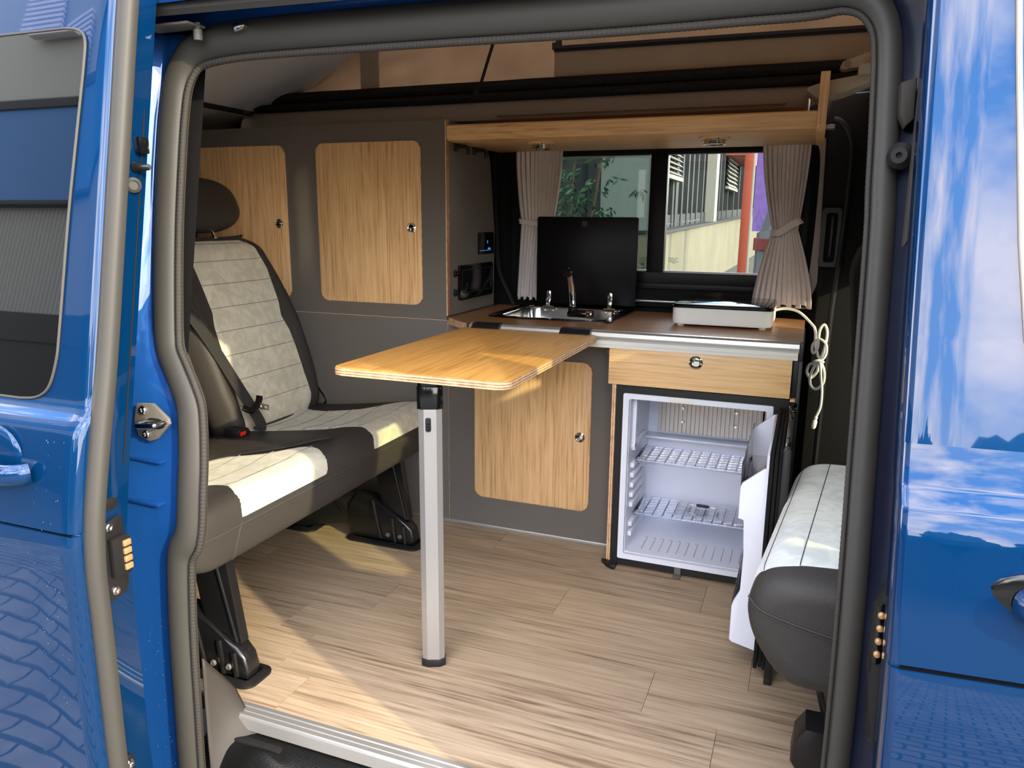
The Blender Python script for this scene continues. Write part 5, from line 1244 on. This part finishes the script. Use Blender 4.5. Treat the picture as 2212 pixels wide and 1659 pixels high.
bl = thing('building', 'cream and grey office building with blinds seen through the window', 'building', (-2.6, 20, G))
def wz(y): return .83 + (y - 14.4) * .0222
XF = -2.53
bm = NB()
def quadbox(bm, y0, y1, x0, x1, zb, zt):                          # zb, zt functions of y
    vs = [bm.verts.new((x, y, f(y))) for y in (y0, y1) for x in (x0, x1) for f in (zb, zt)]
    for f in ((0, 1, 3, 2), (4, 6, 7, 5), (0, 4, 5, 1), (2, 3, 7, 6), (0, 2, 6, 4), (1, 5, 7, 3)): bm.faces.new([vs[i] for i in f])
for k in range(9):
    a, b = 13.9 + k * 3.2, 13.9 + k * 3.2 + 3.185
    quadbox(bm, a, b, -3.4, XF, lambda y: G, wz)
quadbox(bm, 13.9, 14.0, -12, -3.4, lambda y: G, wz); objs('plinth', bm, 'concrete', bl)
bm = NB(); quadbox(bm, 13.86, 42.6, -3.0, XF + .06, wz, lambda y: wz(y) + .05); obj('window_sill', bm, 'frame', bl)
bm = NB(); quadbox(bm, 14.05, 14.3, -3.72, -2.62, lambda y: wz(y) + .02, lambda y: 6.0); box(bm, -3.72, -2.62, 13.93, 14.06, .80, .92); objs('cladding_panel', bm, 'clad', bl, label='grey-green cladding panel')
bm = NB(); quadbox(bm, 14.05, 14.35, -3.98, -3.73, lambda y: .85, lambda y: 6.0); quadbox(bm, 14.1, 14.35, -12, -4.0, lambda y: .85, lambda y: 6.0); objs('corner_post', bm, 'frame', bl)
XW = -2.86
bm = NB(); quadbox(bm, 14.3, 42, XW - .05, XW, lambda y: wz(y), lambda y: 6.5); obj('window_pane', bm, 'officeglass', bl)
ybars = [14.6, 16.05, 16.5, 17.2, 18.0, 18.7, 19.5, 20.5, 22.6, 23.3, 24.2, 25.2, 26.6, 28.6, 30.5, 33, 36, 40]
for y in ybars:
    bm = NB(); wd = .09 if y != 16.5 else .16; quadbox(bm, y - wd, y + wd, XW, XW + .14, lambda q: wz(q) + .05, lambda q: 6.4); obj('window_mullion', bm, 'frame', bl)
bm = NB(); quadbox(bm, 14.3, 42, XW, XW + .12, lambda q: wz(q) + .05, lambda q: wz(q) + .30); quadbox(bm, 14.3, 42, XW, XW + .12, lambda q: 4.0, lambda q: 4.3); fr_ = objs('window_rail', bm, 'frame', bl)[0]
bm = NB()
for k in range(22): ell(bm, (XW + .125, 14.5 + k * .27, wz(14.5 + k * .27) + .12), .02, .02, .02, 8, 6)
objs('rivet', bm, 'slat', fr_)
bm = NB(); quadbox(bm, 21.3, 21.9, XW + .1, XW + .35, lambda q: wz(q) + .04, lambda q: 6.5); obj('facade_post', bm, 'slat', bl, label='pale facade post')
def blind(y0, y1, zb, zt, p):
    b_ = None; z = zb
    bm = NB(); quadbox(bm, y0 - .03, y1 + .03, XW + .17, XW + .27, lambda q: zb - .10, lambda q: zb - .02); b_ = obj('blind_bar', bm, 'slat', bl)
    bm = NB(); q0 = NB()
    k = 0
    src = None
    while z < zt:
        if src is None:
            vs = [bm.verts.new(v) for v in ((XW + .17, y0, z + .012), (XW + .17, y1, z + .012), (XW + .27, y1, z), (XW + .27, y0, z), (XW + .18, y0, z + p * .82), (XW + .18, y1, z + p * .82))]
            bm.faces.new((vs[0], vs[1], vs[2], vs[3])); bm.faces.new((vs[3], vs[2], vs[5], vs[4])); src = obj('slat', bm, 'slat', b_); q0.free()
        else:
            c = src.copy(); COL.objects.link(c); c.location = src.location + Vector((0, 0, p * k))
        z += p; k += 1
blind(14.55, 16.35, 1.93, 3.4, .092); blind(25.4, 28.4, 2.15, 4.2, .13)
bm = NB(); box(bm, -2.8, -2.15, 25.2, 30.5, 3.05, 4.6); obj('orange_panel', bm, 'orange', bl, label='orange facade panel')
oc = obj('facade_column', B(box, -1.365, -1.19, 16.0, 16.3, G, 7, .01), 'orange'); tag(oc, 'square orange-red column standing at the end of the building', 'column')
bb = obj('back_wall', B(box, -2.2, 3, 44, 44.5, G, 3.2), 'darkconcrete'); tag(bb, 'dull wall closing the yard far behind the column', 'wall')
def banner(x0, x1, y, z0, z1, label, letters):
    t = thing('banner_flag', label, 'flag', ((x0 + x1) / 2, y, G), 'purple banner flags')
    bm = NB(); tube(bm, [(x0 - .03, y, G), (x0 - .035, y, z1 + .2)], .02, 8); obj('pole', bm, 'slat', t)
    bm = NB(); grid(bm, lambda u, v: (x0 + (x1 - x0) * u, y + .05 * math.sin(u * 5 + v * 4), z0 + (z1 - z0) * v), 16, 30); cl = obj('cloth', bm, 'purple', t)
    for ch, x, z, size in letters:
        cu_ = bpy.data.curves.new('letter', 'FONT'); cu_.body = ch; cu_.size = size; cu_.extrude = .002
        tmp = bpy.data.objects.new('letter_outline', cu_); COL.objects.link(tmp); bpy.context.view_layer.update()
        me = bpy.data.meshes.new_from_object(tmp.evaluated_get(bpy.context.evaluated_depsgraph_get())); bpy.data.objects.remove(tmp); bpy.data.curves.remove(cu_)
        o = bpy.data.objects.new('letter', me); COL.objects.link(o); o.parent = cl; o.location = Vector((x, y - .07, z)) - LOC[t.name]; o.rotation_euler = (PI / 2, 0, 0)
        me.name = 'letter'; me.materials.clear(); me.materials.append(K['bannerwhite'])
banner(-.995, -.35, 14, .88, 5.2, 'purple banner flag beside the orange column, partly behind the curtain', [('M', -.735, .99, .14), ('A', -.745, 1.17, .26)])
banner(-1.0, .6, 31, .6, 7.2, 'large purple banner flag farther back in the yard', [])

cr_ = thing('parked_car', 'silver grey car with red tail lamp parked beyond the curtain', 'car', (.35, 10.5, G))
bm = NB(); rings = []
side = [(8.72, -.16), (8.60, .05), (8.57, .30), (8.62, .48), (8.70, .58), (8.74, .80), (8.82, .95), (9.15, 1.30), (9.6, 1.42), (11.0, 1.42), (11.7, 1.1), (12.6, .98), (12.9, .6), (12.9, -.15)]
for x, k in ((-.58, .93), (-.545, .98), (-.45, 1.0), (.35, 1.01), (1.15, 1.0), (1.25, .98), (1.285, .93)):
    rings.append([(x, 10.7 + (y - 10.7) * k, min(.5 + (z - .5) * (k if z > .5 else 1), .93 if x < -.46 else 9)) for y, z in side])
loft(bm, rings); obj('body', bm, 'carpaint', cr_, sharp=30)
bm = NB(); prism(bm, [(-.42, 1.28), (-.44, .97), (1.26, .97), (1.18, 1.28)], 'y', 8.86, 9.2, .02); obj('rear_window', bm, 'cardark', cr_)
bm = NB(); loft(bm, [[(-.60, 8.80, .735), (-.60, 9.05, .80), (-.60, 9.05, .87), (-.60, 8.80, .865)], [(-.40, 8.66, .745), (-.40, 8.8, .75), (-.40, 8.8, .86), (-.40, 8.68, .855)], [(-.18, 8.64, .76), (-.18, 8.8, .76), (-.18, 8.8, .83), (-.18, 8.66, .83)]]); obj('tail_lamp', bm, 'taillight', cr_)
bm = NB(); box(bm, -.62, 1.3, 8.50, 8.75, .02, .22, .03); obj('bumper', bm, 'carpaint', cr_)
bm = NB(); box(bm, -.605, 1.28, 8.52, 8.8, -.25, .05, .03); box(bm, -.5, 1.2, 8.60, 8.64, .24, .5, .01); obj('lower_trim', bm, 'cardark', cr_)
for y in (9.5, 12.0):
    bm = NB(); lathe(bm, [(.2, -.1), (.33, -.1), (.36, -.06), (.36, .06), (.33, .1), (.2, .1)], (-.5, y, G + .36), (1, 0, 0), 24); obj('wheel', bm, 'tyre', cr_)

bu = thing('bush', 'dark green leafy tree outside the left window pane', 'bush', (-3.6, 10.6, G))
bm = NB()
for k in range(5): tube(bm, [(-3.6 + .1 * k - .2, 10.6, G), (-3.6 + .3 * k - .6, 10.5 + .1 * k, 1.2), (-3.7 + .5 * k - .9, 10.4, 3.0)], .03, 6)
obj('trunk', bm, 'bark', bu)
bm = NB()
for k in range(1500):
    c = Vector((random.gauss(-3.65, .55), random.gauss(10.5, .3), random.uniform(.3, 4.2)))
    for j in range(3):
        d = Vector((random.gauss(0, 1), random.gauss(0, .6), random.gauss(-.5, .6))).normalized(); s_ = d.cross(Vector((.3, 1, .2))).normalized() * .017; l_ = random.uniform(.09, .16)
        bm.faces.new([bm.verts.new(c), bm.verts.new(c + d * l_ * .5 + s_), bm.verts.new(c + d * l_), bm.verts.new(c + d * l_ * .5 - s_)])
obj('foliage', bm, 'leaf', bu, kind='stuff', sharp=180)

# the building behind the photographer, mirrored in the paint and the dark door glass
hb_ = thing('louvred_building', 'grey building with white louvres mirrored in the sliding door glass', 'building', (-8, -8, G))
bm = NB(); box(bm, -24, -3.0, -9.0, -8.4, G, 13); obj('wall', bm, 'ribgrey', hb_)
bm = NB(); box(bm, -24, -3.0, -8.4, -8.3, G, 2.2); obj('window_pane', bm, 'cardark', hb_)
bm = NB(); box(bm, -24, -3.0, -8.4, -8.25, 2.2, 2.75); obj('lintel', bm, 'cardark', hb_)
bm = NB(); x = -23.9; pts = []
while x < -3.1: pts += [(x, -8.36), (x + .05, -8.36), (x + .06, -8.33), (x + .09, -8.33), (x + .10, -8.36)]; x += .11
prism(bm, pts + [(-3.1, -8.4), (-23.9, -8.4)], 'z', 2.76, 4.9); obj('ribbed_sheet', bm, 'ribgrey', hb_, sharp=20)
bm = NB(); box(bm, -24, -3.0, -8.4, -8.2, 4.98, 6.95); obj('blue_panel', bm, 'bluewall', hb_)
bm = NB(); box(bm, -24, -3.0, -8.4, -8.15, 6.96, 7.15); box(bm, -24, -3.0, -8.4, -8.15, 4.90, 4.98); objs('band', bm, 'cardark', hb_)
for x0, x1, zb in ((-15.6, -14.3, 8.6), (-13.7, -11.8, 7.25)):
    src = None
    for k in range(11):
        if src is None: src = obj('slat', B(box, x0, x1, -8.3, -8.12, zb, zb + .07), 'bannerwhite', hb_)
        else:
            c = src.copy(); COL.objects.link(c); c.location = src.location + Vector((0, 0, .13 * k))
gw = obj('reflection_wall', B(box, -8, 16, -21.2, -21, G, 3.0), 'darkconcrete'); tag(gw, 'dull wall added to darken the sky between the trees mirrored in the front door', 'wall')  # added behind the trees to cover bright sky in the door's reflection
for i, (x, y, h, r) in enumerate(((-3.6, -17, 4.6, 1.5), (.4, -18, 5.2, 1.7), (4.4, -17.5, 4.8, 1.5), (8.6, -18.5, 5.4, 1.8))):
    tr_ = thing('tree', ('first', 'second', 'third', 'fourth')[i] + ' from the grey building in the row of trees behind the photographer', 'tree', (x, y, G), 'trees mirrored in the front door')
    obj('trunk', B(tube, [(x, y, G), (x + .05, y, 1.2), (x, y, 2.6)], .12, 8), 'bark', tr_)
    bm = NB()
    def crown(u, v):
        t = PI * (v - .5); k = r * (1 + .35 * noise.noise(Vector((u * 9, v * 7, i * 5))) + .2 * noise.noise(Vector((u * 30, v * 22, i))))
        a = 2 * PI * u; return (x + k * math.cos(t) * math.cos(a), y + k * math.cos(t) * math.sin(a), G + h * .60 + k * 1.05 * math.sin(t))
    obj('crown', B(grid, crown, 48, 26, True), 'leaf', tr_, sharp=180)
# rain drops on the rear pillar and the sliding door
bm = NB()
for k in range(300):
    if k < 190: x = random.uniform(-1.235, xl(.3) - .04); z = random.uniform(-.1, .95); z = random.choice((z, random.uniform(-.1, .35))); y = ys(z) - .008; r = random.uniform(.0004, .0012)
    else: z = random.uniform(.2, .7); x = random.uniform(-1.3, -1.11); y = yo(z) + interp(z, zs, of) - .0012; r = random.uniform(.0005, .0012)
    ell(bm, (x, y, z), r, r * .55, r * random.uniform(1, 1.5), 8, 5)
K['water'] = glass('water_drop', (.85, .92, 1, 1), 1.0, .02, .03)
obj('rain_drops', bm, 'water', wall, kind='stuff')
bpy.context.view_layer.update()
